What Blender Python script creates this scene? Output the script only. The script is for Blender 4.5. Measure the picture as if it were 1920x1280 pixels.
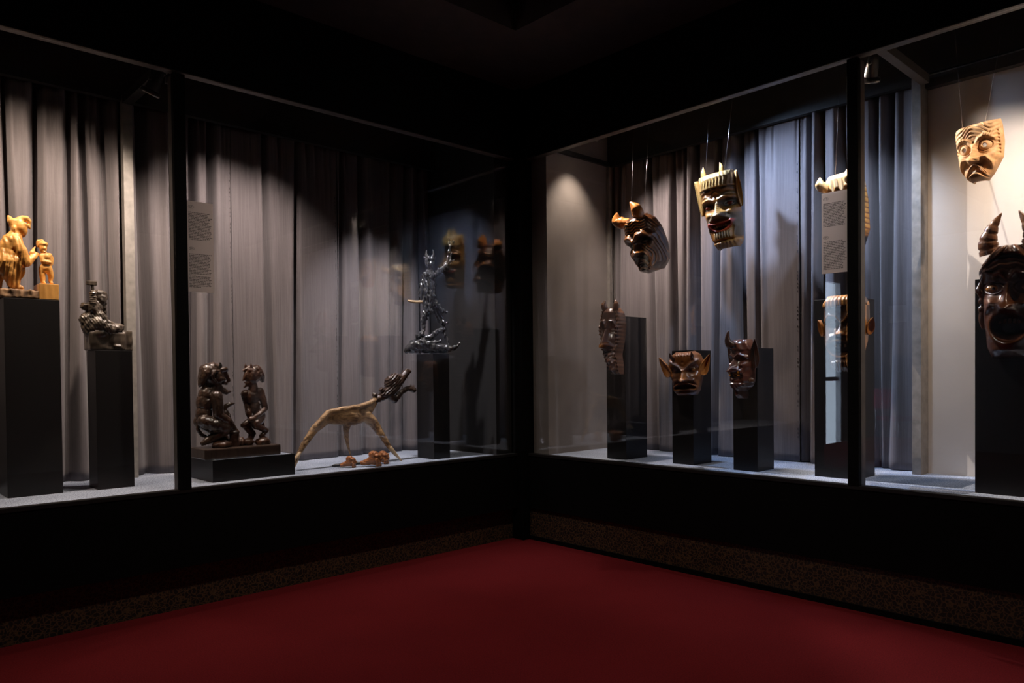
import bpy, bmesh, math, random
import numpy as np
from mathutils import Vector, Matrix, noise

# ------------------------------------------------------------------ scene, camera, world, exposure
for _o in list(bpy.data.objects):
    bpy.data.objects.remove(_o, do_unlink=True)
SC = bpy.context.scene
COL = SC.collection
PI = math.pi

cam_data = bpy.data.cameras.new('camera')
cam_data.sensor_width = 36.0
cam_data.lens = 26.1455
cam_data.shift_y = 0.0448
cam_data.clip_start = 0.05
cam_data.clip_end = 100
cam = bpy.data.objects.new('camera', cam_data)
COL.objects.link(cam)
_r, _u, _b = Vector((-0.7302, 0.6832, -0.0101)), Vector((-0.0183, -0.0048, 0.9998)), Vector((0.6830, 0.7303, 0.0160))
_m = Matrix((( _r.x, _u.x, _b.x), (_r.y, _u.y, _b.y), (_r.z, _u.z, _b.z))).to_4x4()
_m.translation = Vector((3.6378, 3.7838, 1.15))
cam.matrix_world = _m
SC.camera = cam

SC.view_settings.view_transform = 'Standard'
SC.view_settings.look = 'None'
SC.view_settings.gamma = 1.0
SC.view_settings.use_curve_mapping = False
SC.view_settings.exposure = 0.0
try:
    SC.cycles.caustics_reflective = False
    SC.cycles.caustics_refractive = False
except Exception:
    pass

world = bpy.data.worlds.new('world')
SC.world = world
world.use_nodes = True
_bg = world.node_tree.nodes['Background']
_bg.inputs[0].default_value = (0.66, 0.80, 1.0, 1)      # overcast daylight outside the far doorway
_bg.inputs[1].default_value = 5.0

# portal in the far doorway, so that the daylight is sampled through it
_pl = bpy.data.lights.new('doorway_portal', 'AREA')
_pl.shape = 'RECTANGLE'; _pl.size = 0.56; _pl.size_y = 2.5
_pl.cycles.is_portal = True
_po = bpy.data.objects.new('doorway_portal', _pl)
COL.objects.link(_po)
_po.location = (7.5, -1.16, 1.27)
_po.rotation_euler = (-PI / 2, 0, 0)

FILL_LIGHT = 140     # watts of the added fill light over the carpet
# spotlights inside the cases: position, aim, watts, colour, cone degrees, blend
CASE_SPOTS = [
    ((2.37, -0.12, 2.66), (2.70, -0.66, 1.6), 80, (1.0, 0.81, 0.68), 112, 1.0),
    ((-0.12, 2.345, 2.66), (-0.62, 1.95, 1.6), 50, (0.60, 0.74, 1.0), 104, 1.0),
    ((-0.28, 0.44, 2.86), (-0.30, 0.20, 1.9), 28, (1.0, 0.82, 0.68), 80, 0.9),
    ((3.20, -0.13, 2.82), (2.88, -0.66, 1.65), 92, (1.0, 0.79, 0.62), 112, 1.0),
    ((1.80, -0.13, 2.82), (1.80, -0.66, 1.40), 108, (1.0, 0.83, 0.75), 108, 1.0),
    ((1.02, -0.13, 2.82), (0.72, -0.45, 1.30), 135, (0.97, 0.92, 0.97), 76, 1.0),
    ((-0.16, 0.50, 2.82), (-0.66, 0.98, 1.60), 135, (1.0, 0.82, 0.73), 104, 1.0),
    ((-0.13, 1.08, 2.82), (-0.72, 1.85, 1.75), 165, (0.50, 0.66, 1.0), 104, 1.0),
    ((-0.13, 1.50, 2.90), (-0.74, 3.05, 1.45), 215, (1.0, 0.86, 0.76), 92, 0.30),
    ((-0.13, 3.45, 2.84), (-0.74, 2.60, 1.10), 95, (1.0, 0.76, 0.58), 84, 0.9),
]
ADDED_FLAPS = {8: ((-0.745, 2.53, 1.5), (-0.745, 2.75, 2.41))}     # wall points where its added, unseen side and top flaps cut the beam
CASE_SPOT_LABELS = [
    'metal spotlight on a short stem above the blacksmith carving', 'metal spotlight on a short stem beside the tie beam and white wall',
    'metal spotlight behind the fascia, next to the plain end wall', 'metal spotlight behind the fascia, above the yellow carving',
    'metal spotlight behind the fascia, above the two devils', 'metal spotlight behind the fascia, above the root figure',
    'metal spotlight behind the fascia, above the fat-horned mask', 'metal spotlight behind the fascia, above the red-lipped mask',
    'metal spotlight behind the fascia, turned towards the white wall',
    'metal spotlight behind the fascia, past the mask with ringed horns',
]

# ------------------------------------------------------------------ helpers
def setp(o, label=None, cat=None, group=None, kind=None):
    if label: o['label'] = label
    if cat: o['category'] = cat
    if group: o['group'] = group
    if kind: o['kind'] = kind
    return o

def empty(name, loc=(0, 0, 0), rotz=0.0, label=None, cat=None, group=None, rot=None):
    o = bpy.data.objects.new(name, None)
    COL.objects.link(o)
    o.empty_display_size = 0.05
    o.location = loc
    o.rotation_euler = rot if rot else (0, 0, rotz)
    return setp(o, label, cat, group)

def link_mesh(name, me, mat=None, parent=None, smooth=False):
    if mat:
        me.materials.clear(); me.materials.append(mat)
    if smooth:
        me.polygons.foreach_set('use_smooth', [True] * len(me.polygons))
    o = bpy.data.objects.new(name, me)
    COL.objects.link(o)
    if parent: o.parent = parent
    return o

def from_bm(name, bm, mat=None, parent=None, smooth=False):
    bmesh.ops.recalc_face_normals(bm, faces=bm.faces)
    me = bpy.data.meshes.new(name)
    bm.to_mesh(me); bm.free()
    return link_mesh(name, me, mat, parent, smooth)

def bm_box(bm, lo, hi, bevel=0.0):
    c = [(a + b) / 2 for a, b in zip(lo, hi)]
    s = [max(1e-5, b - a) for a, b in zip(lo, hi)]
    r = bmesh.ops.create_cube(bm, size=1.0, matrix=Matrix.Translation(c) @ Matrix.Diagonal((*s, 1)))
    if bevel > 0:
        es = list({e for v in r['verts'] for e in v.link_edges})
        bmesh.ops.bevel(bm, geom=es, offset=bevel, segments=2, affect='EDGES', profile=0.6)

def box(name, lo, hi, mat, parent=None, bevel=0.0):
    bm = bmesh.new(); bm_box(bm, lo, hi, bevel)
    return from_bm(name, bm, mat, parent)

def struct(o):
    o['kind'] = 'structure'
    return o

def tube(bm, pts, rad, seg=10, cap=True):
    pts = [Vector(p) for p in pts]
    n = len(pts)
    if not hasattr(rad, '__len__'): rad = [rad] * n
    rings = []
    up = Vector((0, 0, 1))
    prev = None
    for i, p in enumerate(pts):
        t = (pts[min(i + 1, n - 1)] - pts[max(i - 1, 0)]).normalized()
        if prev is None:
            a = t.cross(up)
            if a.length < 1e-3: a = t.cross(Vector((1, 0, 0)))
            a.normalize()
        else:
            a = (prev - t * prev.dot(t)).normalized()
        prev = a
        b = t.cross(a)
        rings.append([bm.verts.new(p + (a * math.cos(2 * PI * k / seg) + b * math.sin(2 * PI * k / seg)) * rad[i]) for k in range(seg)])
    for i in range(n - 1):
        for k in range(seg):
            bm.faces.new((rings[i][k], rings[i][(k + 1) % seg], rings[i + 1][(k + 1) % seg], rings[i + 1][k]))
    if cap:
        bm.faces.new(rings[0][::-1]); bm.faces.new(rings[-1])

def tube_obj(name, pts, rad, mat, parent=None, seg=10, smooth=True):
    bm = bmesh.new(); tube(bm, pts, rad, seg)
    return from_bm(name, bm, mat, parent, smooth)

def lathe(name, prof, mat, parent=None, seg=28, smooth=True, matrix=None):
    bm = bmesh.new(); rings = []
    for r, z in prof:
        rings.append([bm.verts.new((r * math.cos(2 * PI * k / seg), r * math.sin(2 * PI * k / seg), z)) for k in range(seg)] if r > 1e-6 else [bm.verts.new((0, 0, z))])
    for a, b in zip(rings, rings[1:]):
        if len(a) == 1 and len(b) == 1: continue
        for k in range(seg):
            k2 = (k + 1) % seg
            if len(a) == 1: bm.faces.new((a[0], b[k2], b[k]))
            elif len(b) == 1: bm.faces.new((a[k], a[k2], b[0]))
            else: bm.faces.new((a[k], a[k2], b[k2], b[k]))
    if matrix: bmesh.ops.transform(bm, matrix=matrix, verts=bm.verts)
    return from_bm(name, bm, mat, parent, smooth)

# ------------------------------------------------------------------ materials
def new_mat(name):
    m = bpy.data.materials.new(name); m.use_nodes = True
    nt = m.node_tree
    return m, nt, nt.nodes, nt.links, nt.nodes['Principled BSDF']

def plain(name, col, rough=0.5, metal=0.0, var=0.12, scale=12.0, bump=0.0, bscale=60.0, coat=0.0, spec=0.5, stretch=(1, 1, 1)):
    m, nt, N, L, P = new_mat(name)
    P.inputs['Roughness'].default_value = rough
    P.inputs['Metallic'].default_value = metal
    P.inputs['Specular IOR Level'].default_value = spec
    if coat:
        P.inputs['Coat Weight'].default_value = coat
        P.inputs['Coat Roughness'].default_value = 0.12
    tc = N.new('ShaderNodeTexCoord'); mp = N.new('ShaderNodeMapping')
    mp.inputs['Scale'].default_value = stretch
    L.new(tc.outputs['Object'], mp.inputs['Vector'])
    nz = N.new('ShaderNodeTexNoise'); nz.inputs['Scale'].default_value = scale; nz.inputs['Detail'].default_value = 5
    L.new(mp.outputs[0], nz.inputs['Vector'])
    rp = N.new('ShaderNodeValToRGB')
    rp.color_ramp.elements[0].position = 0.3; rp.color_ramp.elements[1].position = 0.7
    rp.color_ramp.elements[0].color = (*[c * (1 - var) for c in col], 1)
    rp.color_ramp.elements[1].color = (*[min(1, c * (1 + var)) for c in col], 1)
    L.new(nz.outputs['Fac'], rp.inputs[0]); L.new(rp.outputs[0], P.inputs['Base Color'])
    if bump:
        n2 = N.new('ShaderNodeTexNoise'); n2.inputs['Scale'].default_value = bscale; n2.inputs['Detail'].default_value = 4
        L.new(mp.outputs[0], n2.inputs['Vector'])
        b = N.new('ShaderNodeBump'); b.inputs['Strength'].default_value = bump; b.inputs['Distance'].default_value = 0.004
        L.new(n2.outputs['Fac'], b.inputs['Height']); L.new(b.outputs[0], P.inputs['Normal'])
    return m

def wood(name, c1, c2, rough=0.35, coat=0.6, attr=False, gscale=26.0, bump=0.25, axis=(1, 1, 0.18)):
    """carved, varnished wood: streaked grain, optional painted colour attribute"""
    m, nt, N, L, P = new_mat(name)
    P.inputs['Roughness'].default_value = rough
    P.inputs['Coat Weight'].default_value = coat
    P.inputs['Coat Roughness'].default_value = 0.1
    tc = N.new('ShaderNodeTexCoord'); mp = N.new('ShaderNodeMapping')
    mp.inputs['Scale'].default_value = axis
    L.new(tc.outputs['Object'], mp.inputs['Vector'])
    nz = N.new('ShaderNodeTexNoise'); nz.inputs['Scale'].default_value = gscale; nz.inputs['Detail'].default_value = 6
    nz.inputs['Distortion'].default_value = 1.2
    L.new(mp.outputs[0], nz.inputs['Vector'])
    rp = N.new('ShaderNodeValToRGB')
    rp.color_ramp.elements[0].position = 0.35; rp.color_ramp.elements[1].position = 0.65
    if attr:
        rp.color_ramp.elements[0].color = (0.72, 0.70, 0.66, 1); rp.color_ramp.elements[1].color = (1.12, 1.1, 1.06, 1)
        at = N.new('ShaderNodeAttribute'); at.attribute_name = 'paint'
        mx = N.new('ShaderNodeMix'); mx.data_type = 'RGBA'; mx.blend_type = 'MULTIPLY'
        mx.inputs[0].default_value = 1.0
        L.new(at.outputs['Color'], mx.inputs[6]); L.new(rp.outputs[0], mx.inputs[7])
        L.new(mx.outputs[2], P.inputs['Base Color'])
    else:
        rp.color_ramp.elements[0].color = (*c1, 1); rp.color_ramp.elements[1].color = (*c2, 1)
        L.new(rp.outputs[0], P.inputs['Base Color'])
    L.new(nz.outputs['Fac'], rp.inputs[0])
    b = N.new('ShaderNodeBump'); b.inputs['Strength'].default_value = bump; b.inputs['Distance'].default_value = 0.003
    L.new(nz.outputs['Fac'], b.inputs['Height']); L.new(b.outputs[0], P.inputs['Normal'])
    return m

def speckle_carpet(name, c1, c2, scale, bump=0.6, dist=0.004):
    m, nt, N, L, P = new_mat(name)
    P.inputs['Roughness'].default_value = 0.95
    P.inputs['Specular IOR Level'].default_value = 0.1
    tc = N.new('ShaderNodeTexCoord')
    nz = N.new('ShaderNodeTexNoise'); nz.inputs['Scale'].default_value = scale; nz.inputs['Detail'].default_value = 3; nz.inputs['Roughness'].default_value = 0.7
    big = N.new('ShaderNodeTexNoise'); big.inputs['Scale'].default_value = 2.3; big.inputs['Detail'].default_value = 4
    L.new(tc.outputs['Object'], nz.inputs['Vector']); L.new(tc.outputs['Object'], big.inputs['Vector'])
    mm = N.new('ShaderNodeMath'); mm.operation = 'MULTIPLY_ADD'; mm.inputs[1].default_value = 0.22
    L.new(big.outputs['Fac'], mm.inputs[0]); 
    sub = N.new('ShaderNodeMath'); sub.operation = 'SUBTRACT'; sub.inputs[1].default_value = 0.11
    L.new(nz.outputs['Fac'], sub.inputs[0]); L.new(sub.outputs[0], mm.inputs[2])
    rp = N.new('ShaderNodeValToRGB')
    rp.color_ramp.elements[0].position = 0.36; rp.color_ramp.elements[1].position = 0.64
    rp.color_ramp.elements[0].color = (*c1, 1); rp.color_ramp.elements[1].color = (*c2, 1)
    L.new(mm.outputs[0], rp.inputs[0]); L.new(rp.outputs[0], P.inputs['Base Color'])
    b = N.new('ShaderNodeBump'); b.inputs['Strength'].default_value = bump; b.inputs['Distance'].default_value = dist
    L.new(nz.outputs['Fac'], b.inputs['Height']); L.new(b.outputs[0], P.inputs['Normal'])
    return m

def glass_mat(name):
    """thin pane: clear transmission plus Schlick reflection, the same from both sides"""
    m = bpy.data.materials.new(name); m.use_nodes = True
    nt = m.node_tree; N, L = nt.nodes, nt.links
    N.clear()
    out = N.new('ShaderNodeOutputMaterial')
    tr = N.new('ShaderNodeBsdfTransparent'); tr.inputs[0].default_value = (0.97, 0.975, 0.97, 1)
    gl = N.new('ShaderNodeBsdfGlossy'); gl.inputs['Roughness'].default_value = 0.0
    lw = N.new('ShaderNodeLayerWeight'); lw.inputs[0].default_value = 0.5
    p = N.new('ShaderNodeMath'); p.operation = 'POWER'; p.inputs[1].default_value = 5.0
    L.new(lw.outputs['Facing'], p.inputs[0])
    ma = N.new('ShaderNodeMath'); ma.operation = 'MULTIPLY_ADD'; ma.inputs[1].default_value = 0.955; ma.inputs[2].default_value = 0.045
    L.new(p.outputs[0], ma.inputs[0])
    mx = N.new('ShaderNodeMixShader')
    L.new(ma.outputs[0], mx.inputs[0]); L.new(tr.outputs[0], mx.inputs[1]); L.new(gl.outputs[0], mx.inputs[2])
    L.new(mx.outputs[0], out.inputs[0])
    return m

def leopard_mat(name):
    """dark cladding printed with a fine net of tan cracks between dark blotches"""
    m, nt, N, L, P = new_mat(name)
    P.inputs['Roughness'].default_value = 0.6
    tc = N.new('ShaderNodeTexCoord')
    nz = N.new('ShaderNodeTexNoise'); nz.inputs['Scale'].default_value = 30
    L.new(tc.outputs['Object'], nz.inputs['Vector'])
    mxv = N.new('ShaderNodeMix'); mxv.data_type = 'VECTOR'; mxv.inputs[0].default_value = 0.035
    L.new(tc.outputs['Object'], mxv.inputs[4]); L.new(nz.outputs['Color'], mxv.inputs[5])
    vo = N.new('ShaderNodeTexVoronoi'); vo.feature = 'DISTANCE_TO_EDGE'; vo.inputs['Scale'].default_value = 52
    L.new(mxv.outputs[1], vo.inputs['Vector'])
    rp = N.new('ShaderNodeValToRGB')
    rp.color_ramp.elements[0].position = 0.02; rp.color_ramp.elements[1].position = 0.14
    rp.color_ramp.elements[0].color = (0.085, 0.045, 0.018, 1); rp.color_ramp.elements[1].color = (0.006, 0.003, 0.002, 1)
    L.new(vo.outputs['Distance'], rp.inputs[0]); L.new(rp.outputs[0], P.inputs['Base Color'])
    return m

def curtain_mat(name, col):
    m, nt, N, L, P = new_mat(name)
    P.inputs['Roughness'].default_value = 0.9
    P.inputs['Specular IOR Level'].default_value = 0.15
    P.inputs['Sheen Weight'].default_value = 0.15
    tc = N.new('ShaderNodeTexCoord'); mp = N.new('ShaderNodeMapping'); mp.inputs['Scale'].default_value = (1, 1, 0.02)
    L.new(tc.outputs['Object'], mp.inputs['Vector'])
    nz = N.new('ShaderNodeTexNoise'); nz.inputs['Scale'].default_value = 160; nz.inputs['Detail'].default_value = 3
    L.new(mp.outputs[0], nz.inputs['Vector'])
    n2 = N.new('ShaderNodeTexNoise'); n2.inputs['Scale'].default_value = 420
    L.new(tc.outputs['Object'], n2.inputs['Vector'])
    ad = N.new('ShaderNodeMath'); ad.operation = 'MULTIPLY_ADD'; ad.inputs[1].default_value = 0.5
    L.new(n2.outputs['Fac'], ad.inputs[0]); L.new(nz.outputs['Fac'], ad.inputs[2])
    rp = N.new('ShaderNodeValToRGB')
    rp.color_ramp.elements[0].position = 0.55; rp.color_ramp.elements[1].position = 0.95
    rp.color_ramp.elements[0].color = (*[c * 0.84 for c in col], 1); rp.color_ramp.elements[1].color = (*[c * 1.14 for c in col], 1)
    L.new(ad.outputs[0], rp.inputs[0]); L.new(rp.outputs[0], P.inputs['Base Color'])
    b = N.new('ShaderNodeBump'); b.inputs['Strength'].default_value = 0.35; b.inputs['Distance'].default_value = 0.002
    n3 = N.new('ShaderNodeTexNoise'); n3.inputs['Scale'].default_value = 14; n3.inputs['Detail'].default_value = 6
    L.new(tc.outputs['Object'], n3.inputs['Vector'])
    L.new(n3.outputs['Fac'], b.inputs['Height']); L.new(b.outputs[0], P.inputs['Normal'])
    return m

def emit_mat(name, col, s):
    m, nt, N, L, P = new_mat(name)
    P.inputs['Base Color'].default_value = (*col, 1)
    P.inputs['Emission Color'].default_value = (*col, 1)
    P.inputs['Emission Strength'].default_value = s
    return m

M = {}
M['black'] = plain('black_paint', (0.0025, 0.0023, 0.0023), 0.7, var=0.2, spec=0.08)
M['frame'] = plain('dark_frame_paint', (0.010, 0.009, 0.0085), 0.5, var=0.2, spec=0.3)
M['frame_inner'] = plain('brown_frame_paint', (0.055, 0.047, 0.042), 0.55, var=0.2)
M['ceiling'] = plain('dark_ceiling_paint', (0.040, 0.027, 0.025), 0.8, var=0.2)
M['room_wall'] = plain('dim_wall_paint', (0.24, 0.21, 0.20), 0.85)
M['red_carpet'] = speckle_carpet('red_carpet', (0.085, 0.0050, 0.0070), (0.145, 0.0095, 0.0120), 170)
M['grey_carpet'] = speckle_carpet('grey_carpet', (0.085, 0.102, 0.140), (0.48, 0.54, 0.66), 150)
M['curtain'] = curtain_mat('grey_curtain', (0.150, 0.132, 0.137))
M['valance'] = plain('valance_cloth', (0.030, 0.027, 0.025), 0.9)
M['rail'] = plain('rail_black', (0.006, 0.006, 0.006), 0.6)
M['case_ceiling'] = plain('case_ceiling_paint', (0.010, 0.009, 0.009), 0.8)
M['end_wall'] = plain('end_wall_paint', (0.20, 0.175, 0.16), 0.8, var=0.08, scale=6)
M['white_wall'] = plain('white_wall_paint', (0.72, 0.67, 0.62), 0.85, var=0.04, scale=5, bump=0.1)
M['galv'] = plain('zinc_post', (0.24, 0.22, 0.20), 0.55, metal=0.2, var=0.22, scale=22)
M['pedestal'] = plain('black_laminate', (0.0085, 0.0075, 0.0078), 0.42, spec=0.35, var=0.12, scale=9, stretch=(1, 1, 0.1))
M['lamp_metal'] = plain('lamp_metal', (0.13, 0.12, 0.11), 0.28, metal=0.9)
M['lamp_glow'] = emit_mat('lamp_lens', (1.0, 0.86, 0.7), 6.0)
M['glass'] = glass_mat('pane_glass')
M['leopard'] = leopard_mat('leopard_print')
M['paper'] = plain('label_paper', (0.62, 0.58, 0.56), 0.7, var=0.02)
def translucent(m, col, f):
    nt = m.node_tree; P = nt.nodes['Principled BSDF']; out = nt.nodes['Material Output']
    t = nt.nodes.new('ShaderNodeBsdfTranslucent'); t.inputs[0].default_value = (*col, 1)
    mx = nt.nodes.new('ShaderNodeMixShader'); mx.inputs[0].default_value = f
    nt.links.new(P.outputs[0], mx.inputs[1]); nt.links.new(t.outputs[0], mx.inputs[2]); nt.links.new(mx.outputs[0], out.inputs[0])
translucent(M['paper'], (0.95, 0.88, 0.84), 0.55)
M['ink'] = plain('label_ink', (0.05, 0.045, 0.045), 0.7, var=0.05)
M['wire'] = plain('steel_wire', (0.55, 0.55, 0.56), 0.25, metal=1.0)
M['thread'] = plain('seam_thread', (0.05, 0.045, 0.045), 0.9)

M['wood_yellow'] = wood('yellow_wood', (0.52, 0.24, 0.05), (0.72, 0.36, 0.09), 0.42, 0.25)
M['wood_bark'] = wood('bark_wood', (0.10, 0.055, 0.03), (0.30, 0.17, 0.08), 0.7, 0.0)
M['wood_grey'] = wood('grey_brown_wood', (0.045, 0.034, 0.026), (0.13, 0.10, 0.075), 0.34, 0.35)
M['wood_dark'] = wood('dark_brown_wood', (0.022, 0.013, 0.009), (0.062, 0.034, 0.022), 0.32, 0.5)
M['wood_red'] = wood('red_brown_wood', (0.030, 0.014, 0.009), (0.085, 0.038, 0.022), 0.32, 0.5)
M['wood_base'] = wood('base_wood', (0.028, 0.017, 0.013), (0.05, 0.031, 0.022), 0.35, 0.3)
M['driftwood'] = wood('black_root_wood', (0.010, 0.0095, 0.0095), (0.05, 0.048, 0.05), 0.24, 0.8, bump=0.8, gscale=34)
M['antler'] = wood('antler_bone', (0.10, 0.050, 0.020), (0.44, 0.27, 0.13), 0.5, 0.15, axis=(0.22, 1, 0.45), gscale=62, bump=1.0)
M['antler_tip'] = wood('antler_tip_bone', (0.42, 0.28, 0.15), (0.55, 0.40, 0.24), 0.45, 0.2, axis=(0.3, 1, 0.3), gscale=40)
M['pipe'] = wood('pipe_wood', (0.20, 0.068, 0.020), (0.36, 0.13, 0.04), 0.36, 0.4, gscale=60)
M['pipe_stem'] = plain('pipe_stem_black', (0.015, 0.014, 0.014), 0.3)
M['paint_gloss'] = wood('glossy_mask_wood', None, None, 0.28, 0.55, attr=True)
M['paint_satin'] = wood('satin_mask_wood', None, None, 0.42, 0.25, attr=True)
M['paint_matt'] = wood('plain_mask_wood', None, None, 0.6, 0.0, attr=True, axis=(0.25, 1, 1))
M['horn_amber'] = wood('amber_horn_wood', (0.24, 0.085, 0.018), (0.46, 0.19, 0.05), 0.24, 0.9)
M['horn_brown'] = wood('brown_horn_wood', (0.075, 0.028, 0.012), (0.16, 0.065, 0.028), 0.24, 0.9)
M['horn_dark'] = wood('dark_horn_wood', (0.03, 0.012, 0.008), (0.07, 0.028, 0.016), 0.22, 0.9)
M['horn_ringed'] = wood('ringed_horn_wood', (0.12, 0.048, 0.022), (0.25, 0.115, 0.055), 0.3, 0.8)
M['horn_ochre'] = wood('ochre_horn_wood', (0.32, 0.155, 0.035), (0.46, 0.245, 0.065), 0.42, 0.3)
M['horn_pale'] = wood('pale_horn_wood', (0.52, 0.31, 0.12), (0.70, 0.46, 0.20), 0.4, 0.4)
M['teeth_amber'] = plain('amber_teeth', (0.62, 0.24, 0.03), 0.25, coat=0.8)
M['teeth_brown'] = plain('brown_teeth', (0.12, 0.055, 0.025), 0.25, coat=0.8)
M['teeth_bone'] = plain('bone_teeth', (0.55, 0.42, 0.27), 0.3, coat=0.5)
M['eye_red'] = plain('red_eye_paint', (0.13, 0.012, 0.008), 0.18, coat=0.9)
M['eye_amber'] = plain('amber_eye_paint', (0.32, 0.13, 0.03), 0.18, coat=0.9)
M['pupil'] = plain('pupil_black', (0.008, 0.007, 0.006), 0.15, coat=0.9)
M['red_cloth'] = plain('red_upholstery', (0.30, 0.03, 0.05), 0.9)
M['chrome'] = plain('chrome_tube', (0.6, 0.6, 0.62), 0.2, metal=1.0)
M['door_white'] = plain('door_white_paint', (0.6, 0.62, 0.66), 0.5)

# ------------------------------------------------------------------ dimensions of the place
ZF = 0.600      # floor of the cases
ZG = 2.645      # top of the glass
ZH = 3.135      # top of the fascia / soffit
ZC = 2.95       # lid of the cases
XL = 4.40       # end of the left case
YR = 4.60       # end of the right case
DC = 0.92       # depth of the cases

# ------------------------------------------------------------------ the room
struct(box('floor', (-0.06, -1.2, -0.05), (8.45, 7.05, 0.0), M['red_carpet']))
struct(box('ceiling', (-0.10, -1.2, 3.50), (8.5, 7.1, 3.56), M['ceiling']))
bm = bmesh.new()
bm_box(bm, (-0.06, -0.06, ZH), (8.4, 0.62, ZH + 0.06)); bm_box(bm, (-0.06, 0.62, ZH), (0.62, 7.0, ZH + 0.06))
bm_box(bm, (0.62, 0.62, ZH), (8.4, 0.66, 3.50)); bm_box(bm, (0.62, 0.66, ZH), (0.66, 7.0, 3.50))
o = struct(from_bm('ceiling_soffit', bm, M['ceiling']))
struct(box('wall_behind', (-0.06, 7.0, 0), (8.45, 7.06, 3.5), M['room_wall']))
struct(box('wall_side', (8.4, -1.16, 0), (8.46, 7.0, 3.5), M['room_wall']))
struct(box('wall_corridor', (XL, -1.16, 0), (XL + 0.06, 0.0, 3.5), M['black']))
struct(box('wall_room_right', (-0.06, YR, 0), (0.0, 7.0, 3.2), M['black']))
bm = bmesh.new()
bm_box(bm, (XL + 0.06, -1.16, 0), (7.22, -1.10, 3.5)); bm_box(bm, (7.78, -1.16, 0), (8.4, -1.10, 3.5)); bm_box(bm, (7.22, -1.16, 2.52), (7.78, -1.10, 3.5))
struct(from_bm('wall_doorway', bm, M['room_wall']))
d = struct(empty('door_1', (7.5, -1.10, 0)))
for s in (-1, 1):
    box('door_frame', (s * 0.28 - 0.02, -0.06, 0), (s * 0.28 + 0.02, 0.02, 2.54), M['door_white'], d)
box('door_frame', (-0.28, -0.06, 2.50), (0.28, 0.02, 2.54), M['door_white'], d)
box('door_rail', (-0.26, -0.05, 1.02), (0.26, -0.02, 1.08), M['door_white'], d)

# lower walls under the cases: black panel over a recessed print-clad base
struct(box('wall_left', (0.02, -0.05, 0.22), (XL, 0.0, ZF - 0.012), M['black']))
struct(box('wall_right', (-0.05, 0.02, 0.22), (0.0, YR, ZF - 0.012), M['black']))
struct(box('baseboard_left', (-0.08, -0.09, 0.0), (XL, -0.055, 0.225), M['leopard']))
bb = struct(box('baseboard_right', (-0.05, 0.0, 0.028), (-0.012, YR, 0.225), M['leopard']))
box('plinth_strip', (-0.06, 0.0, 0.0), (-0.002, YR, 0.028), M['black'], bb)
struct(box('trim_corner_post', (-0.06, -0.06, 0.0), (0.056, 0.056, ZH), M['black'], bevel=0.002))
# sills, a thin bevelled strip with a worn edge, under each run of glass
struct(box('trim_sill_left', (0.05, -0.05, ZF - 0.014), (XL, 0.004, ZF + 0.004), M['frame'], bevel=0.001))
struct(box('trim_sill_right', (-0.05, 0.05, ZF - 0.014), (0.004, YR, ZF + 0.004), M['frame'], bevel=0.001))
# fascias over the glass
struct(box('wall_fascia_left', (0.0, -0.06, ZG + 0.012), (XL, 0.0, ZH), M['black']))
struct(box('wall_fascia_right', (-0.06, 0.0, ZG + 0.012), (0.0, YR, ZH), M['black']))
struct(box('trim_head_left', (0.05, -0.05, ZG + 0.007), (XL, 0.003, ZG + 0.012), M['frame_inner'], bevel=0.002))
struct(box('trim_head_right', (-0.05, 0.05, ZG + 0.007), (0.003, YR, ZG + 0.012), M['frame_inner'], bevel=0.002))

# mullions
def mullion(name, lo, hi, inner_lo, inner_hi):
    m = struct(box(name, lo, hi, M['black'], bevel=0.0015))
    box('mullion_back', inner_lo, inner_hi, M['frame_inner'], m)
mullion('trim_mullion_left', (2.286, -0.03, ZF), (2.342, 0.004, ZG), (2.290, -0.085, ZF), (2.338, -0.030, ZG))
mullion('trim_mullion_right', (-0.03, 2.269, ZF), (0.004, 2.321, ZG), (-0.085, 2.273, ZF), (-0.030, 2.317, ZG))

# glass panes
def pane(name, lo, hi):
    return struct(box(name, lo, hi, M['glass']))
pane('window_1', (2.342, -0.019, ZF + 0.004), (XL, -0.011, ZG + 0.004))
pane('window_2', (0.056, -0.019, ZF + 0.004), (2.286, -0.011, ZG + 0.004))
pane('window_3', (-0.019, 0.056, ZF + 0.004), (-0.011, 2.269, ZG + 0.004))
pane('window_4', (-0.019, 2.321, ZF + 0.004), (-0.011, YR, ZG + 0.004))

# case floors, backs, ends, lids
struct(box('floor_case_left', (0.06, -DC, ZF - 0.03), (XL, -0.05, ZF), M['grey_carpet']))
struct(box('floor_case_right', (-DC, 0.06, ZF - 0.03), (-0.05, YR, ZF), M['grey_carpet']))
struct(box('wall_case_back_left', (0.06, -DC - 0.05, ZF - 0.03), (XL, -DC, 3.2), M['end_wall']))
bm = bmesh.new()
bm_box(bm, (-DC - 0.05, 0.06, ZF - 0.03), (-DC, 2.385, 3.2))
struct(from_bm('wall_case_back_right', bm, M['end_wall']))
struct(box('wall_case_white', (-0.97, 2.385, ZF - 0.03), (-0.745, YR, ZC), M['white_wall']))
struct(box('wall_case_end_right', (-DC, 0.03, ZF), (-0.056, 0.20, ZC), M['end_wall']))
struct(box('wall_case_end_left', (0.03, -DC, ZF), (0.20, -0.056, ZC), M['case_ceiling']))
struct(box('wall_case_far_left', (XL - 0.04, -DC, ZF), (XL, -0.05, ZC), M['end_wall']))
struct(box('wall_case_far_right', (-DC, YR - 0.04, ZF), (-0.05, YR, ZC), M['end_wall']))
struct(box('ceiling_case_left', (0.06, -DC, ZC), (XL, -0.06, ZC + 0.04), M['case_ceiling']))
struct(box('ceiling_case_right', (-DC, 0.06, ZC), (-0.06, YR, ZC + 0.04), M['case_ceiling']))
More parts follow.
